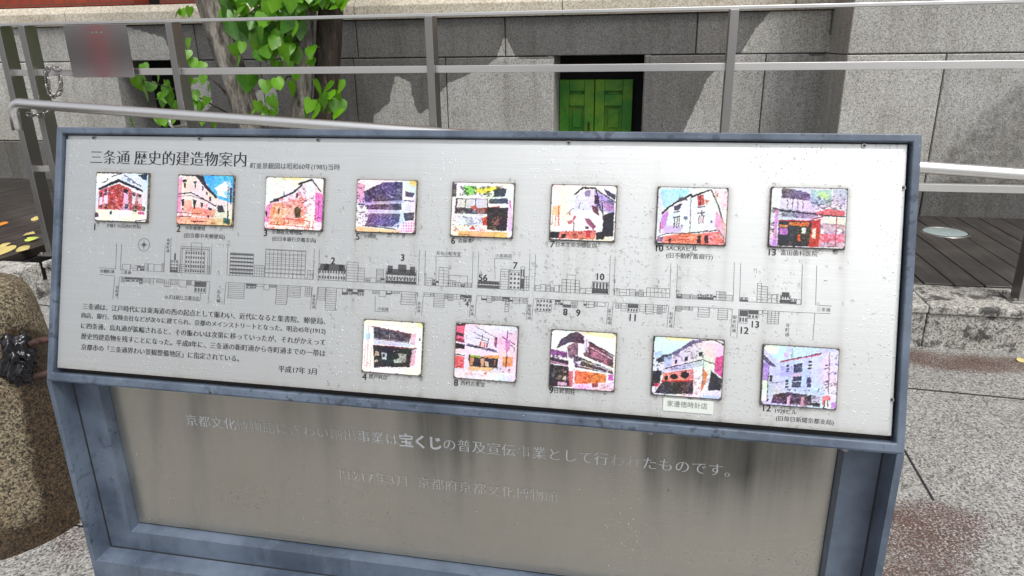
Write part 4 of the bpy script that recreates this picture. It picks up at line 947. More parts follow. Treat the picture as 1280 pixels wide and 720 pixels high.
pic('10', [(88,62),(498,72),(485,398),(70,385)], (228, 236, 250), [
 ('p',(180,236,250),[(95,75),(290,80),(250,115),(120,190)]), ('p',(252,244,230),[(260,75),(380,78),(300,110)]), ('p',(240,240,252),[(110,215),(270,110),(395,85),(480,250),(480,395),(75,385)]), ('p',(250,234,240),[(400,80),(498,80),(490,250),(430,120)]), ('n',(240,150,170),.12,[(400,80),(498,80),(490,250),(430,120)]),
 ('p',(214,150,220),[(110,220),(150,200),(130,300),(95,310)]), ('p',(226,196,240),[(120,290),(230,285),(220,325),(110,330)]), ('l',K,12,[(110,215),(150,180),(200,150),(280,108),(288,120),(390,82)]), ('p',(70,70,90),[(205,130),(245,120),(260,135),(200,155)]), ('l',K,9,[(398,82),(440,170),(465,255)]),
 ('p',(50,50,70),[(180,175),(228,158),(220,180),(208,200),(185,198)]), ('l',K,6,[(180,210),(215,205)]), ('l',K,6,[(185,240),(180,298)]), ('l',K,6,[(200,235),(195,298)]), ('l',K,5,[(212,232),(208,292)]), ('l',(80,70,90),8,[(178,240),(215,232)]), ('p',(120,140,170),[(238,235),(258,230),(262,250),(245,255)]),
 ('p',(200,60,66),[(318,115),(355,108),(360,165),(320,175)]), ('l',K,5,[(335,115),(335,170)]), ('p',(236,120,120),[(360,135),(392,145),(370,165)]), ('l',K,7,[(320,180),(360,178)]), ('l',K,6,[(318,215),(362,210)]), ('l',(60,40,50),8,[(345,200),(345,230)]), ('l',K,5,[(330,230),(326,275)]), ('l',K,5,[(355,228),(352,270)]), ('l',(230,90,100),5,[(340,240),(340,275)]), ('p',(60,60,80),[(398,255),(408,260),(404,272),(395,268)]), ('p',(70,60,70),[(222,282),(232,282),(228,298)]),
 ('p',(236,170,205),[(430,200),(485,280),(480,390),(440,320),(420,280)]), ('l',K,6,[(85,345),(140,330),(250,330),(300,325),(440,310),(478,358)]), ('p',(242,130,110),[(125,345),(270,328),(300,335),(440,318),(475,365),(480,396),(110,385)]), ('n',(250,200,210),.3,[(280,345),(470,330),(475,392),(270,390)]), ('l',(210,70,70),5,[(140,355),(270,345)]), ('l',(200,60,70),5,[(130,372),(270,365)]), ('l',(200,60,70),4,[(390,335),(470,370)]), ('l',(200,60,70),4,[(390,358),(475,385)]),
 ('p',(40,24,30),[(318,345),(340,342),(338,388),(316,388)]), ('p',(40,24,30),[(360,342),(382,340),(384,388),(360,388)]), ('p',(40,24,24),[(150,360),(165,358),(162,380),(148,380)]), ('p',(150,100,140),[(78,350),(120,350),(110,380),(75,378)]), ('l',(60,60,90),4,[(280,120),(275,330)]), ('l',(200,90,110),5,[(425,90),(432,130),(440,100)]), ('l',(200,100,130),8,[(100,270),(95,325)])])
pic('13', [(765,72),(1205,80),(1190,418),(745,408)], (226, 224, 234), [
 ('p',(240,244,248),[(770,80),(830,80),(810,190),(765,200)]), ('p',(96,86,110),[(825,80),(900,85),(990,110),(985,150),(820,130)]), ('n',(150,130,160),.3,[(825,80),(990,110),(985,150),(820,130)]), ('p',(232,230,238),[(830,135),(985,150),(980,200),(830,185)]), ('l',(70,60,80),5,[(860,140),(855,185)]), ('l',(70,60,80),5,[(890,142),(885,190)]), ('l',(70,60,80),5,[(918,145),(915,192)]), ('l',(70,60,80),5,[(948,150),(945,195)]),
 ('p',(172,206,196),[(990,90),(1110,90),(1115,170),(1000,180)]), ('p',(190,230,150),[(1040,95),(1100,110),(1090,140),(1030,130)]), ('n',(70,70,90),.3,[(985,130),(1200,90),(1190,200),(1000,195)]), ('p',(198,198,212),[(1120,85),(1200,85),(1190,170),(1120,160)]), ('n',(50,46,60),.25,[(1120,85),(1200,85),(1195,190),(1120,190)]),
 ('p',(170,168,180),[(810,195),(1020,215),(1040,250),(830,240)]), ('n',(90,80,100),.4,[(810,190),(1030,215),(1030,250),(800,240)]), ('p',(214,100,110),[(1020,215),(1085,195),(1190,205),(1185,240),(1000,225)]), ('l',K,8,[(770,190),(830,205),(1020,225),(1060,230),(1190,238)]), ('n',(70,40,60),.4,[(765,190),(800,190),(790,400),(750,400)]),
 ('p',(214,150,210),[(785,200),(805,200),(790,405),(770,405)]), ('p',(236,210,240),[(752,345),(775,345),(770,405),(748,405)]), ('p',(34,26,34),[(805,262),(1040,258),(1035,408),(795,405)]), ('n',(130,110,110),.2,[(860,290),(1030,280),(1030,405),(860,405)]), ('l',(196,60,50),8,[(805,260),(980,262),(1060,235)]), ('p',(240,140,50),[(870,268),(985,272),(980,292),(868,288)]), ('p',(236,150,60),[(810,284),(858,286),(856,300),(810,298)]), ('p',(226,140,210),[(810,304),(858,306),(855,342),(808,338)]),
 ('p',(214,64,50),[(1000,262),(1050,250),(1045,408),(975,408),(985,380)]), ('p',(240,240,240),[(940,300),(965,302),(960,335),(938,332)]), ('p',(240,232,230),[(1002,305),(1022,305),(1020,362),(1000,360)]), ('p',(226,80,50),[(915,335),(930,332),(932,375),(915,378)]), ('p',(240,232,230),[(1055,240),(1190,245),(1185,280),(1050,270)]), ('p',(210,180,200),[(1050,275),(1190,282),(1185,405),(1040,405)]), ('n',(140,60,90),.32,[(1040,275),(1190,282),(1185,408),(1030,408)]), ('p',(232,110,120),[(1045,335),(1190,335),(1185,380),(1040,380)]), ('n',(245,200,215),.35,[(1045,335),(1190,335),(1185,400),(1040,400)]), ('l',(190,40,50),6,[(1140,240),(1135,400)]), ('p',(246,244,246),[(1050,308),(1072,308),(1070,335),(1050,335)]), ('p',(246,244,246),[(1145,308),(1168,308),(1165,335),(1145,335)])])
pic('4', [(92,60),(520,72),(500,440),(80,422)], (248, 250, 244), [
 ('p',(250,252,238),[(92,60),(520,72),(515,110),(95,95)]), ('p',(244,250,170),[(470,75),(518,80),(515,110),(480,100)]), ('p',(176,220,246),[(110,160),(140,150),(140,195),(112,200)]), ('l',(236,190,200),6,[(130,100),(118,390)]), ('l',(240,200,190),5,[(108,230),(100,400)]), ('l',(240,190,190),5,[(150,250),(140,395)]),
 ('p',(84,70,92),[(165,108),(420,148),(440,155),(415,218),(165,195)]), ('n',(40,28,46),.4,[(165,108),(420,148),(415,215),(165,195)]), ('l',(140,60,90),6,[(150,106),(435,152)]), ('l',(200,180,210),5,[(170,190),(415,212)]), ('l',(190,170,200),4,[(282,150),(278,200)]), ('p',(226,190,220),[(430,160),(470,140),(460,230),(425,222)]), ('p',(214,210,240),[(165,200),(430,220),(430,242),(165,228)]),
 ('p',(30,20,34),[(160,238),(455,255),(425,380),(300,385),(170,395)]), ('l',(150,50,90),6,[(155,236),(470,252)]), ('p',(214,190,170),[(178,275),(205,285),(205,308),(172,310)]), ('p',(210,210,214),[(225,285),(262,290),(258,335),(225,330)]), ('p',(30,20,34),[(232,295),(248,298),(246,318),(230,315)]), ('p',(206,206,212),[(345,290),(398,292),(395,350),(310,355),(310,335),(345,322)]), ('n',(120,110,120),.2,[(310,290),(398,290),(395,350),(310,355)]), ('p',(226,196,196),[(172,338),(196,335),(196,352),(172,355)]), ('n',(240,240,245),.25,[(300,270),(375,272),(372,282),(300,280)]), ('p',(230,180,210),[(440,260),(468,265),(455,375),(420,370)]), ('p',(250,240,244),[(180,388),(300,380),(250,395)]), ('p',(240,226,236),[(300,390),(420,380),(410,400),(300,400)]), ('p',(50,40,50),[(490,180),(500,182),(498,200),(488,198)])])
pic('8', [(770,90),(1205,100),(1190,490),(752,460)], (238, 226, 246), [
 ('p',(236,110,150),[(772,100),(835,98),(820,200),(768,190)]), ('l',K,14,[(775,105),(830,98)]), ('p',(60,40,60),[(768,150),(825,165),(825,185),(768,172)]), ('p',(26,22,32),[(762,225),(832,232),(830,265),(762,262)]), ('p',(150,60,90),[(768,190),(828,200),(826,225),(766,215)]), ('p',(226,90,100),[(760,310),(828,318),(822,400),(756,390)]), ('l',(250,236,240),10,[(762,285),(830,292)]), ('l',K,8,[(758,300),(828,308)]), ('p',(244,232,240),[(752,400),(822,405),(818,450),(752,445)]),
 ('p',(232,228,248),[(840,110),(900,105),(1040,180),(1040,260),(845,215)]), ('l',(90,70,120),5,[(905,110),(1060,185)]), ('l',(110,90,130),5,[(890,150),(1000,195)]), ('l',(60,50,80),5,[(905,185),(1000,215)]), ('l',(60,50,80),5,[(955,165),(955,205)]), ('l',(60,50,80),5,[(1000,190),(998,225)]), ('p',(246,200,210),[(935,210),(1000,222),(995,252),(930,245)]), ('l',(196,50,70),7,[(945,212),(940,245)]), ('l',(196,50,70),7,[(972,218),(970,250)]), ('l',(60,50,60),7,[(990,225),(988,250)]),
 ('p',(110,110,140),[(845,225),(1045,270),(1080,290),(850,245)]), ('l',K,6,[(845,240),(1040,265)]), ('p',(150,90,120),[(1040,185),(1060,190),(1055,255),(1040,250)]), ('l',K,7,[(1045,180),(1065,192)]), ('p',(240,210,232),[(1060,190),(1200,120),(1195,480),(1080,440)]), ('l',(150,60,150),9,[(1130,130),(1125,380)]), ('p',(210,150,210),[(1115,200),(1150,200),(1145,270),(1112,270)]), ('l',K,8,[(1095,175),(1118,190)]), ('l',K,7,[(1140,200),(1180,225)]), ('l',(90,70,120),6,[(1150,230),(1180,250),(1178,275)]), ('l',(190,120,190),6,[(1140,145),(1165,155)]),
 ('p',(40,32,40),[(858,300),(1070,325),(1060,390),(865,385)]), ('p',(170,200,80),[(870,302),(950,308),(940,325),(870,318)]), ('p',(236,170,90),[(940,312),(1070,300),(1075,325),(1000,325)]), ('p',(236,190,150),[(945,330),(970,325),(965,380),(945,378)]), ('p',(226,170,120),[(868,320),(895,325),(890,375),(865,375)]), ('p',(250,214,190),[(975,345),(1000,350),(1000,385),(975,380)]), ('l',(196,130,90),8,[(1045,340),(1040,375)]), ('p',(250,200,150),[(860,380),(1030,390),(1025,410),(860,410)]), ('p',(230,150,110),[(1100,310),(1170,315),(1165,380),(1095,380)]), ('l',(60,40,60),10,[(1125,320),(1122,385)]),
 ('p',(246,236,246),[(840,410),(1190,430),(1188,488),(752,460)]), ('p',(232,224,250),[(1080,450),(1190,440),(1188,488),(1060,480)]), ('n',(90,80,90),.35,[(1020,385),(1150,395),(1150,425),(1040,415)]), ('p',(240,120,80),[(965,425),(990,422),(985,440),(965,438)]), ('n',(240,170,170),.2,[(830,400),(1000,410),(990,450),(830,440)])])
pic('9', [(88,68),(512,95),(495,458),(72,428)], (248, 250, 248), [
 ('p',(250,240,190),[(280,85),(505,100),(500,130),(300,100)]), ('p',(70,46,66),[(120,190),(150,130),(215,92),(260,85),(300,110),(305,160),(250,150),(200,150)]), ('n',(130,90,110),.3,[(130,180),(215,95),(300,110),(250,150)]), ('p',(150,110,120),[(190,175),(260,140),(265,225),(200,245)]), ('n',(80,50,70),.4,[(190,175),(260,140),(265,240),(180,255)]), ('p',(236,234,246),[(305,120),(335,128),(325,212),(298,205)]), ('l',(150,140,170),4,[(318,130),(312,205)]),
 ('p',(120,70,90),[(335,150),(490,240),(490,310),(300,235),(300,215),(328,212)]), ('n',(60,30,50),.45,[(335,150),(490,240),(490,310),(300,235)]), ('p',(206,120,140),[(428,250),(450,258),(446,295),(428,285)]), ('p',(190,130,150),[(345,195),(420,230),(418,265),(345,235)]), ('l',K,9,[(330,145),(495,235)]), ('l',(230,200,210),5,[(340,180),(490,258)]),
 ('p',(150,80,150),[(80,190),(190,210),(190,240),(80,225)]), ('n',(60,30,70),.4,[(80,185),(190,210),(200,290),(80,270)]), ('p',(60,44,60),[(80,240),(200,265),(200,295),(78,275)]), ('p',(30,22,32),[(78,285),(200,300),(215,425),(72,425)]), ('p',(206,160,190),[(85,262),(200,288),(200,296),(85,272)]), ('n',(180,170,170),.18,[(90,290),(200,305),(200,400),(90,400)]), ('p',(226,214,220),[(165,360),(185,362),(184,385),(163,383)]), ('p',(226,190,220),[(130,395),(190,400),(190,420),(130,418)]),
 ('p',(90,66,86),[(230,225),(490,330),(490,350),(245,305),(235,265)]), ('n',(40,26,40),.5,[(230,225),(490,320),(490,345),(240,300)]), ('l',(230,210,220),5,[(290,262),(490,335)]), ('l',(226,206,220),5,[(260,290),(470,345)]), ('p',(236,226,240),[(240,270),(285,265),(270,290)]), ('p',(236,130,70),[(245,325),(445,348),(440,405),(238,410)]), ('n',(180,80,40),.3,[(245,325),(445,348),(440,400),(238,410)]), ('l',(236,230,240),7,[(235,315),(232,435)]), ('p',(200,110,120),[(200,330),(232,330),(228,430),(205,420)]), ('p',(236,232,240),[(445,325),(460,328),(452,400),(442,400)]), ('p',(220,110,190),[(460,350),(492,352),(490,390),(456,388)]),
 ('p',(240,214,236),[(240,415),(490,395),(495,458),(235,440)]), ('p',(150,60,70),[(352,405),(395,405),(392,428),(352,428)]), ('n',(210,120,180),.25,[(240,415),(490,400),(490,455),(240,440)])])
pic('11', [(768,112),(1220,138),(1210,520),(748,478)], (236, 232, 244), [
 ('p',(226,246,250),[(770,115),(1020,128),(900,215),(775,245)]), ('p',(252,244,190),[(830,115),(1020,128),(980,145),(850,130)]), ('p',(186,210,240),[(770,215),(810,205),(830,230),(775,250)]),
 ('p',(236,220,232),[(890,215),(1010,150),(1090,135),(1215,175),(1210,380),(1150,300),(1080,255),(830,320),(885,290)]), ('p',(250,216,232),[(1090,150),(1215,180),(1205,280),(1090,230)]), ('n',(120,90,120),.16,[(890,200),(1080,140),(1090,250),(890,280)]), ('p',(110,100,140),[(885,215),(940,190),(1010,140),(1080,132),(1080,150),(1020,165),(950,205),(890,235)]), ('l',K,8,[(1085,140),(1150,135),(1215,165)]),
 ('p',K,[(905,262),(920,258),(918,285),(904,288)]), ('p',K,[(968,245),(988,240),(985,268),(968,272)]), ('p',K,[(1058,215),(1085,212),(1080,235),(1058,240)]), ('l',K,5,[(985,215),(1000,208)]), ('p',(70,70,80),[(780,260),(830,230),(885,222),(880,260),(800,280)]), ('p',(186,200,230),[(835,245),(880,238),(880,300),(835,310)]), ('n',(50,46,60),.4,[(755,250),(830,240),(830,380),(755,390)]),
 ('p',(206,204,226),[(825,320),(1080,262),(1090,300),(830,345)]), ('n',(120,110,150),.25,[(825,320),(1080,262),(1090,300),(830,345)]), ('l',K,6,[(840,315),(1085,262),(1160,290)]), ('p',(214,120,110),[(825,345),(1025,320),(1030,400),(820,400)]), ('n',(250,226,226),.3,[(825,345),(1025,320),(1030,390),(820,390)]),
 ('e',(30,20,26),(848,375,14,16)), ('e',(30,20,26),(898,368,26,18)), ('e',(30,20,26),(970,358,28,22)), ('p',(30,24,34),[(825,398),(1030,392),(1025,480),(870,480),(770,470)]), ('n',(150,120,140),.3,[(780,400),(1025,400),(1020,490),(770,475)]), ('l',(190,50,60),8,[(818,395),(1025,398)]), ('p',(246,240,244),[(1025,335),(1090,310),(1140,320),(1120,420),(1080,500),(1025,490)]), ('n',(200,150,160),.25,[(1025,335),(1140,320),(1110,480),(1025,490)]), ('p',(236,130,80),[(1085,310),(1120,360),(1095,430),(1075,480)]), ('l',(140,140,160),6,[(1090,270),(1085,420)]),
 ('p',(210,70,150),[(1165,250),(1215,235),(1210,380),(1160,340)]), ('p',(44,30,40),[(1140,330),(1210,390),(1205,460),(1120,460)]), ('p',(236,230,246),[(1100,462),(1200,468),(1190,490),(1095,485)]), ('p',(200,220,246),[(1100,490),(1205,495),(1205,518),(1060,505)]), ('p',(30,24,34),[(755,330),(815,330),(805,420),(752,430)]), ('p',(226,60,110),[(770,410),(805,408),(800,430),(770,430)]), ('p',(236,226,240),[(870,480),(1080,495),(1060,508),(860,492)])])
pic('12', [(122,75),(682,92),(660,530),(105,498)], (214, 216, 250), [
 ('p',(210,246,250),[(122,75),(300,80),(270,190),(190,170)]), ('p',(246,240,230),[(130,85),(240,85),(220,140),(150,140)]), ('p',(206,232,252),[(340,80),(560,90),(480,140),(300,180)]), ('p',(226,190,236),[(275,130),(315,130),(300,165),(270,160)]), ('p',(206,214,250),[(250,200),(545,130),(560,420),(260,410)]), ('p',(196,190,246),[(250,230),(400,210),(390,300),(250,300)]), ('p',(214,236,252),[(470,150),(560,140),(560,400),(480,390)]),
 ('l',(60,40,60),7,[(255,192),(550,128)]), ('l',(210,110,150),8,[(248,198),(545,136)]), ('l',(120,110,150),4,[(338,95),(332,175)]), ('l',(120,110,150),4,[(475,140),(478,170)]), ('p',(236,230,244),[(560,130),(680,95),(660,530),(570,520)]), ('l',(120,110,130),6,[(608,130),(605,420)]), ('n',(90,70,110),.2,[(570,190),(675,200),(660,420),(570,400)]), ('n',(90,90,80),.25,[(590,95),(680,100),(675,170),(620,160)]),
 ('p',(96,84,120),[(120,150),(215,235),(170,225),(120,180)]), ('l',K,7,[(122,152),(210,228)]), ('p',(180,150,226),[(110,190),(165,220),(155,330),(108,330)]), ('p',(250,248,246),[(108,330),(160,335),(150,470),(105,470)]), ('l',(110,90,120),6,[(165,230),(150,470)]), ('p',(50,40,60),[(170,290),(190,295),(188,340),(168,335)]), ('l',(110,100,130),5,[(170,350),(260,340)]),
 *[('p',K,[(295,218+d),(312,215+d),(312,228+d),(294,230+d)]) for d in (0, 20, 38)], *[('p',K,[(455,186+d),(482,182+d),(482,194+d),(455,198+d)]) for d in (0, 24, 46)], ('p',(90,86,130),[(350,212),(412,205),(410,268),(348,270)]), ('l',K,9,[(350,215),(412,203)]), ('n',(40,36,60),.4,[(350,215),(412,205),(410,265),(350,268)]), ('p',(236,196,226),[(330,275),(412,270),(405,305),(335,308)]), ('p',(70,60,90),[(345,300),(410,290),(400,375),(330,375)]), ('l',(220,214,244),6,[(335,335),(405,330)]), ('p',(70,60,100),[(445,305),(478,300),(478,370),(445,372)]), ('l',(200,200,240),5,[(445,342),(478,340)]), *[('p',K,[(288,325+d),(308,322+d),(308,336+d),(288,338+d)]) for d in (0, 22, 40)], *[('l',K,7,[(580,215+d),(598,205+d)]) for d in (0, 25, 120, 140, 160)],
 ('n',(60,50,80),.3,[(300,385),(470,390),(470,402),(300,400)]), ('p',(80,60,90),[(200,430),(300,410),(480,430),(480,500),(180,490)]), ('n',(30,20,36),.35,[(190,420),(540,430),(540,515),(180,495)]), ('p',(226,190,220),[(300,450),(325,430),(320,500),(300,500)]), ('p',(226,180,200),[(405,440),(425,440),(420,505),(400,505)]), ('n',(200,140,180),.3,[(200,430),(540,440),(530,510),(190,495)]), ('p',(232,110,120),[(555,440),(610,425),(620,460),(580,470),(575,500),(560,495)]), ('l',(50,30,50),8,[(580,470),(572,515)]), ('l',(50,30,50),8,[(595,470),(600,510)]), ('p',(40,30,44),[(470,480),(545,485),(540,505),(465,500)]), ('p',(30,24,34),[(150,460),(165,460),(160,480),(148,478)]), ('l',(150,60,100),8,[(535,380),(525,405)]), ('p',(206,150,220),[(625,480),(660,470),(655,525),(620,520)])])
def paint(key):
    quad, bg, ops = PICS[key]; Q = np.array(quad, float); G = GR*3
    s, t = np.meshgrid(np.linspace(0, 1, G), np.linspace(0, 1, G)); S = s[..., None]; Tt = t[..., None]
    P = (Q[0]*(1-S)+Q[1]*S)*(1-Tt)+(Q[3]*(1-S)+Q[2]*S)*Tt
    sc = np.linalg.norm(Q[1]-Q[0])/400; rs = np.random.RandomState(int(key)*7+1)
    def field(n, amp):          # smooth random field with about n cells across
        g = rs.randn(n+1, n+1)*amp; x = np.linspace(0, n-1e-6, G); k = x.astype(int); f = x-k; f = f*f*(3-2*f)
        a = g[k][:, k]*(1-f)[None]+g[k][:, k+1]*f[None]; b = g[k+1][:, k]*(1-f)[None]+g[k+1][:, k+1]*f[None]
        return a*(1-f)[:, None]+b*f[:, None]
    P = P+np.stack([field(40, 1.6*sc)+field(90, 1.2*sc), field(40, 1.6*sc)+field(90, 1.2*sc)], -1)
    C = np.ones((G, G, 3))*np.array(bg, float)
    for op in ops:
        if op[0] == 'p': mk = inside(P, op[2]); C[mk] = C[mk]*.12+np.array(op[1])*.88
        elif op[0] == 'l': C[near(P, op[3], max(op[2]*.85, 2.5*sc))] = op[1]
        elif op[0] == 'n':
            z = field(60, 1)+field(24, .9)+field(12, .6); mk = inside(P, op[3]) & (z > np.quantile(z, 1-op[2])); C[mk] = C[mk]*.5+np.array(op[1])*.5
        elif op[0] == 'g':
            g_ = ((P[..., 0] % 18) < 6) | ((P[..., 1] % 18) < 6); C[inside(P, op[2]) & g_] = op[1]
        elif op[0] == 'e':
            a, b, ra, rb = op[2]; C[((P[..., 0]-a)/ra)**2+((P[..., 1]-b)/rb)**2 < 1] = op[1]
    # fine photographic texture: broken shadow detail, colour drift of a faded print
    lum = C.mean(-1, keepdims=True)/255; tex = (field(60, 1)+field(120, 1)+field(25, .8))[..., None]
    C = C+tex*(15*(1-np.abs(2*lum-1))+3)
    spk = field(110, 1)+field(50, .7); edge = np.abs(np.gradient(lum[..., 0])[0])+np.abs(np.gradient(lum[..., 0])[1])
    busy = smooth(edge, 8); mk = (spk > 1.9) & (busy > np.quantile(busy, .45)); C[mk] = C[mk]*.35+np.array((50, 36, 60))*.65
    C = C+np.stack([field(4, 9), field(4, 7), field(5, 10)], -1)
    C = C.reshape(GR, 3, GR, 3, 3).mean((1, 3))
    C = C+(C-smooth(C, 3))*.45
    C = 255*(np.clip(C, 5, 250)/255)**1.18
    s, t = s[1::3, 1::3], t[1::3, 1::3]
    e = np.minimum(np.minimum(s, 1-s), np.minimum(t, 1-t)); n_ = smooth(rs.rand(GR, GR), 3)
    cxn = np.maximum(np.abs(s-.5)-.43, 0); cyn = np.maximum(np.abs(t-.5)-.43, 0); corner = np.hypot(cxn, cyn)
    rim = (e < .004+.05*(n_-.47)) | (corner > .064+.03*(n_-.5)); C[rim] = (96, 88, 78); C[rim & (n_ > .56)] = (50, 44, 40)
    return C
CAPT = {'1': ['文椿ビル(旧西村貿易)'], '2': ['中京郵便局', '(旧京都中央郵便局)'], '3': ['京都文化博物館', '(旧日本銀行京都支店)'], '5': ['分銅屋'], '6': ['古藤家'], '7': ['日本生命京都支店'],
        '10': ['SACRAビル', '(旧不動貯蓄銀行)'], '13': ['富田歯科医院'], '4': ['居戸商店'], '8': ['西村吉象堂'], '9': ['日昇別荘'], '11': [], '12': ['1928ビル', '(旧毎日新聞京都支局)']}
CPOS = {'1': [(118,283),[((133,281.5),(176,284))]], '2': [(221,285),[((232,285),(256,286)),((230,294),(281,296.5))]], '3': [(330,290.5),[((340,289.5),(378,291.5)),((340,298),(395,301))]], '5': [(445,295),[((455,295),(470,296))]], '6': [(564,300),[((573,300.5),(590,301.5))]], '7': [(688,304.5),[((695,305),(746,308))]],
        '10': [(820,309.5),[((833,309.5),(872,312)),((833,319),(891,321.5))]], '13': [(961,314.5),[((976,315.5),(1022,318))]], '4': [(453,470),[((461,470),(484,472.5))]], '8': [(567.5,477.5),[((576,478.5),(606,481.5))]], '9': [(686.5,487),[((693,488.5),(719,490.5))]], '11': [None,[]], '12': [(954,509),[((969,513),(996,516)),((970,522),(1042,529))]]}
PLAB = {'1': 'square photo of a red brick corner building', '2': 'photo of a cream stone building under blue sky', '3': 'faded pink photo of a gabled brick building', '5': 'photo of a dark two storey timber house', '6': 'photo of a shop under green and yellow leaves', '7': 'faded photo of a tall corner building with dark right side', '10': 'photo of a white building on a red base', '13': 'photo of an old house with an orange sign',
        '4': 'photo of a dark shop front on white', '8': 'photo of a pale shop with a pink neighbour', '9': 'photo of a timber house with orange panels', '11': 'photo of an arched brick shop above a grey label', '12': 'pale blue photo of a concrete building'}
TH = .0035
for key, (u0, u1, v0, v1) in QUV.items():
    tile = MB(); e = .0009; slab(tile, u0-e, u1+e, v0-e, v1+e, PLN-.001, PLN+TH)
    t_ = tile.build('photo_tile', M['edge'], sign, bevel=.001); t_['label'] = PLAB[key]
    Ug, Vg = np.meshgrid(np.linspace(u0, u1, GR), np.linspace(v1, v0, GR))
    bulge = smooth(np.random.RandomState(int(key)).rand(GR, GR), 4)*.0006
    PT = OR+Ug[..., None]*Ud+Vg[..., None]*Vd+(PLN+TH+.0003+bulge)[..., None]*Nd
    C = paint(key)/255; C = np.where(C <= .04045, C/12.92, ((C+.055)/1.055)**2.4)*.86
    me = grid_mesh('picture', PT, C, 'print')
    for p in me.polygons: p.use_smooth = True
    link('picture', me, M['print'], t_)
    mb = MB(); npos, caps = CPOS[key]
    if npos:
        num(key, npos[0], npos[1]+.6, 8.4, 'number', t_, True)
    for body, (a, b) in zip(CAPT[key], caps): text(mb, body, a, b, pfn, ufn, .006, .012)
    if mb.v: mb.build('caption', M['ink'], t_)
# taped paper label below photo 11
la = uv(829, 496.5, PLN); lb = uv(891, 516, PLN); lc_ = uv(826, 512, PLN)
mb = MB(); slab(mb, la[0], lb[0], lc_[1]-.001, la[1], PLN+.0004, PLN+.0016); lab = mb.build('paper_label', M['paper'], sign, bevel=.0006)
mb = MB(); text(mb, '家邊徳時計店', (834, 504), (884, 508), pfn, ufn, .0, .0, n=.0019); mb.build('lettering', M['greyink'], lab)

# ---- water: beads on the plate and drips of rain hanging under the tiles
def bead(mb, u, v, r, el=1.0, base=PLN, fn=pan):
    n, m_ = 8, 3; vs = []; r *= 1.3
    for i in range(m_):
        th = (i/m_)*math.pi/2; rr = r*math.cos(th); hh = r*.55*math.sin(th)
        for k in range(n): a = 2*math.pi*k/n; vs.append(fn(u+rr*math.cos(a), v+rr*el*math.sin(a), base+hh))
    vs.append(fn(u, v, base+r*.55)); fs = [(i*n+k, i*n+(k+1) % n, (i+1)*n+(k+1) % n, (i+1)*n+k) for i in range(m_-1) for k in range(n)]
    fs += [((m_-1)*n+k, (m_-1)*n+(k+1) % n, m_*n) for k in range(n)]; mb.add(vs, fs)
mb = MB()
cen = [(uv(x, y, PLN), su, sv) for x, y, su, sv in ((275, 340, .012, .07), (390, 335, .02, .06), (440, 320, .04, .05), (520, 330, .03, .05), (590, 360, .06, .05), (680, 370, .03, .04), (730, 370, .05, .04), (800, 360, .03, .05), (850, 350, .05, .05), (420, 430, .02, .05), (670, 400, .05, .03), (640, 330, .08, .05), (1000, 340, .06, .05))]
for _ in range(620):
    (c_, su, sv) = rnd.choice(cen); u_ = rnd.gauss(c_[0], su); v_ = rnd.gauss(c_[1], sv)
    if not (PU0+.005 < u_ < PU1-.005 and PV0+.005 < v_ < PV1-.005): continue
    bead(mb, u_, v_, rnd.choice((.0006, .0008, .001, .0013, .0017)), rnd.choice((1, 1, 1.3, 2.2)))
for _ in range(350): bead(mb, rnd.uniform(PU0+.01, PU1-.01), rnd.uniform(PV0+.01, PV1-.01), rnd.uniform(.0004, .0010))
for key, (u0, u1, v0, v1) in QUV.items():
    for _ in range(9): bead(mb, rnd.uniform(u0, u1), v0-rnd.uniform(.0015, .004), rnd.uniform(.0012, .0026), rnd.uniform(1, 1.8))
    for _ in range(4): bead(mb, rnd.uniform(u0, u1), v1+rnd.uniform(.003, .006), rnd.uniform(.0008, .0016), rnd.uniform(.8, 1.4))
for _ in range(60): bead(mb, rnd.uniform(.02, SW-.02), rnd.uniform(.002, RW), rnd.uniform(.0008, .002), 1, 0.0)
tag(mb.build('water_drops', M['water'], sign, smooth=True), kind='stuff')

# ---- lower box with the donor panel
D0 = DB; FRZ0 = HC-.8685
def low(x, z, n): return np.array([x, D0+n, z])
rim, rev, facew, st2 = .009, .036, .053, .024
zt_ = zb+.03
i1 = rim; i2 = rim+facew; b1 = .0; b2 = .043
mb = MB()
ring_loft(mb, [(SX0, SX1, FRZ0-.06, zb-.0005, .075), (SX0, SX1, FRZ0-.06, zb-.0005, .0)], low)
def quadstrip(pts): mb.add(pts, [(0, 1, 2, 3)])
# front rim: left, right, bottom; reveals; set-back face; second step
zT = zb-.0005
for s in (0, 1):
    X = (lambda d: SX0+d) if s == 0 else (lambda d: SX1-d)
    prof = [(0, 0), (i1, 0), (i1+.004, rev), (i2, rev), (i2+.003, rev+st2)]
    zlow = [FRZ0, FRZ0+b1+.0, FRZ0+.004, FRZ0+b2, FRZ0+b2+.003]
    for a in range(4):
        (d0, n0), (d1, n1) = prof[a], prof[a+1]; z0, z1 = zlow[a], zlow[a+1]
        p = [low(X(d0), z0, n0), low(X(d1), z1, n1), low(X(d1), zT+.02 if n1 else zT, n1), low(X(d0), zT+.02 if n0 else zT, n0)]
        quadstrip(p if s == 0 else p[::-1])
prof = [(i1, FRZ0, 0), (i1+.004, FRZ0+.004, rev), (i2, FRZ0+b2, rev), (i2+.003, FRZ0+b2+.003, rev+st2)]
for (d0, z0, n0), (d1, z1, n1) in zip(prof[:-1], prof[1:]):
    quadstrip([low(SX0+d0, z0, n0), low(SX1-d0, z0, n0), low(SX1-d1, z1, n1), low(SX0+d1, z1, n1)])
quadstrip([low(SX0, FRZ0-.06, 0), low(SX1, FRZ0-.06, 0), low(SX1, FRZ0, 0), low(SX0, FRZ0, 0)])
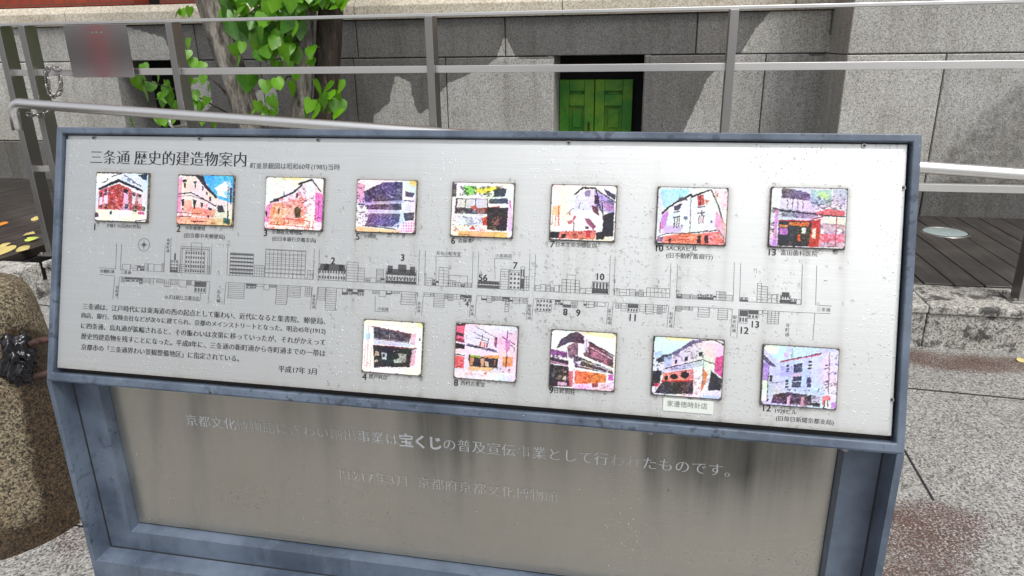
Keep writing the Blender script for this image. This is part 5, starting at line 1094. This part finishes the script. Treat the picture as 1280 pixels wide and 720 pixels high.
quadstrip([low(SX0, FRZ0-.06, .075), low(SX0, FRZ0-.06, 0), low(SX0, FRZ0-.055, 0), low(SX0, FRZ0-.055, .075)])
mb.build('lower_frame', M['frame'], sign)
mb = MB()
for X, sg in ((SX0, 1), (SX1, -1)):
    d = sg*(i1+.0045); mb.tube([low(X+d, FRZ0+.006, rev-.0005), low(X+d, zT, rev-.0005)], .0014, 6)
mb.tube([low(SX0+i1+.005, FRZ0+.0045, rev-.0005), low(SX1-i1-.005, FRZ0+.0045, rev-.0005)], .0014, 6)
mb.build('seam', M['black'], sign)
mb = MB(); mb.box((SX0+.002, D0+.076, FRZ0-.058), (SX1-.002, D0+.10, zb+.06)); mb.build('back_sheet', M['frame'], sign)
for xx in (SX0+.10, SX1-.22):
    mb = MB(); mb.box((xx, D0+.02, 0), (xx+.12, D0+.07, FRZ0-.0605)); mb.box((xx-.03, D0-.02, 0), (xx+.15, D0+.12, .012)); mb.build('leg', M['frame'], sign, bevel=.003)
# lower plate, its reflected dark streaks and darker top painted in with the wear
LN = rev+st2-.004
lx0, lx1, lz0, lz1 = SX0+i2+.0035, SX1-i2-.0035, FRZ0+b2+.006, zb+.02
nx, nz = 220, 80
Xg, Zg = np.meshgrid(np.linspace(lx0, lx1, nx), np.linspace(lz1, lz0, nz)); PT = np.stack([Xg, Xg*0+D0+LN, Zg], -1)
q = proj(PT); refl_stain = np.zeros(Xg.shape)
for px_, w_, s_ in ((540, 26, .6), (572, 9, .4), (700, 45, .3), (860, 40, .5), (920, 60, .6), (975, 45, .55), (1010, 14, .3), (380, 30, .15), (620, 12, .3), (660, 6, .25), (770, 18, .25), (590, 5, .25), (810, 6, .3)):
    fall = np.clip((690-q[..., 1])/120, 0, 1); refl_stain += s_*np.exp(-((q[..., 0]-px_-(q[..., 1]-560)*.12*(640-px_)/640)/w_)**2)*fall
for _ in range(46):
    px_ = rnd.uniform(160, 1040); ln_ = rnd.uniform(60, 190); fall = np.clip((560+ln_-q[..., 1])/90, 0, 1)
    refl_stain += rnd.uniform(.04, .22)*np.exp(-((q[..., 0]-px_)/rnd.uniform(3, 14))**2)*fall
refl_stain += .20*np.clip((625-q[..., 1])/110, 0, 1)  # reflection darkening towards the top, put into the plate colour
refl_stain += .5*np.exp(-(Zg-lz0)/.004)+.18*np.exp(-(Zg-lz0)/.05)
refl_stain = np.clip(smooth(refl_stain, 2), 0, .9)
me = grid_mesh('lower_plate', PT, refl_stain, 'stain_refl'); lowp = link('lower_plate', me, M['low_plate'], sign)
def uvl(px, py):
    d = ray(px, py); t = (D0+LN)/d[1]; p = CP+d*t; return p[0], p[2]
lfn = lambda u, v, n: low(u, v, LN-.0004-n)
def ctext(body, cls, pl_, pr):
    a = np.array(uvl(*pl_)); b = np.array(uvl(*pr)); wd = [1 if ord(c) > 255 else .56 for c in body]
    cum = np.concatenate([[0], np.cumsum(wd)]); st = (b[0]-a[0])/cum[-1]; zc = (a[1]+b[1])/2
    for i in range(len(body)):
        if body[i] == ' ': continue
        c = cls[i]; v, f = glyphs(body[i], *{'b': (-.034, .036), 'n': (.014, .004), 'w': (.018, -.002), 'v': (.014, 0)}[c]); sc = st*(1.08 if c == 'b' else .98)
        x0 = a[0]+st*cum[i]; xm = (v[:, 0].min()+v[:, 0].max())/2 if wd[i] < 1 else .46
        mb = MB(); mb.add([lfn(x0+st*wd[i]/2+(p[0]-xm)*sc, zc+(p[1]-.345)*sc, .0003) for p in v], f)
        mb.build('letter', M['paleworn'] if c == 'w' else M['palefaint'] if c == 'v' else M['pale'], lowp)
ctext('京都文化博物館にぎわい創出事業は宝くじの普及宣伝事業として行われたものです。', 'nnnnwwwwwwwwwnnnbbbnnnnnwnnnnnwwnnnnnnn', (231, 522), (925, 593))
ctext('平成17年3月 京都府京都文化博物館', 'v'*18, (417, 593), (698, 620))
mb = MB()
for _ in range(900):
    z_ = lz0+(lz1-lz0)*min(1, abs(rnd.gauss(0, .33))); x_ = rnd.uniform(lx0+.01, lx1-.01)
    bead(mb, x_, z_, rnd.uniform(.0004, .0012), rnd.choice((1, 1, 1.5)), 0.0, lambda u, v, n: low(u, v, LN-n))
tag(mb.build('water_drops', M['water'], sign, smooth=True), kind='stuff')
# bolts under the tray
for px, py in ((1056, 561), (813, 541)):
    q_ = at_y(px, py, DB+.012); mb = MB(); mb.tube([(q_[0], DB+.012, zb-.008), (q_[0], DB+.012, zb+.004)], .005, 12); mb.build('bolt', M['chrome'], sign, smooth=False)
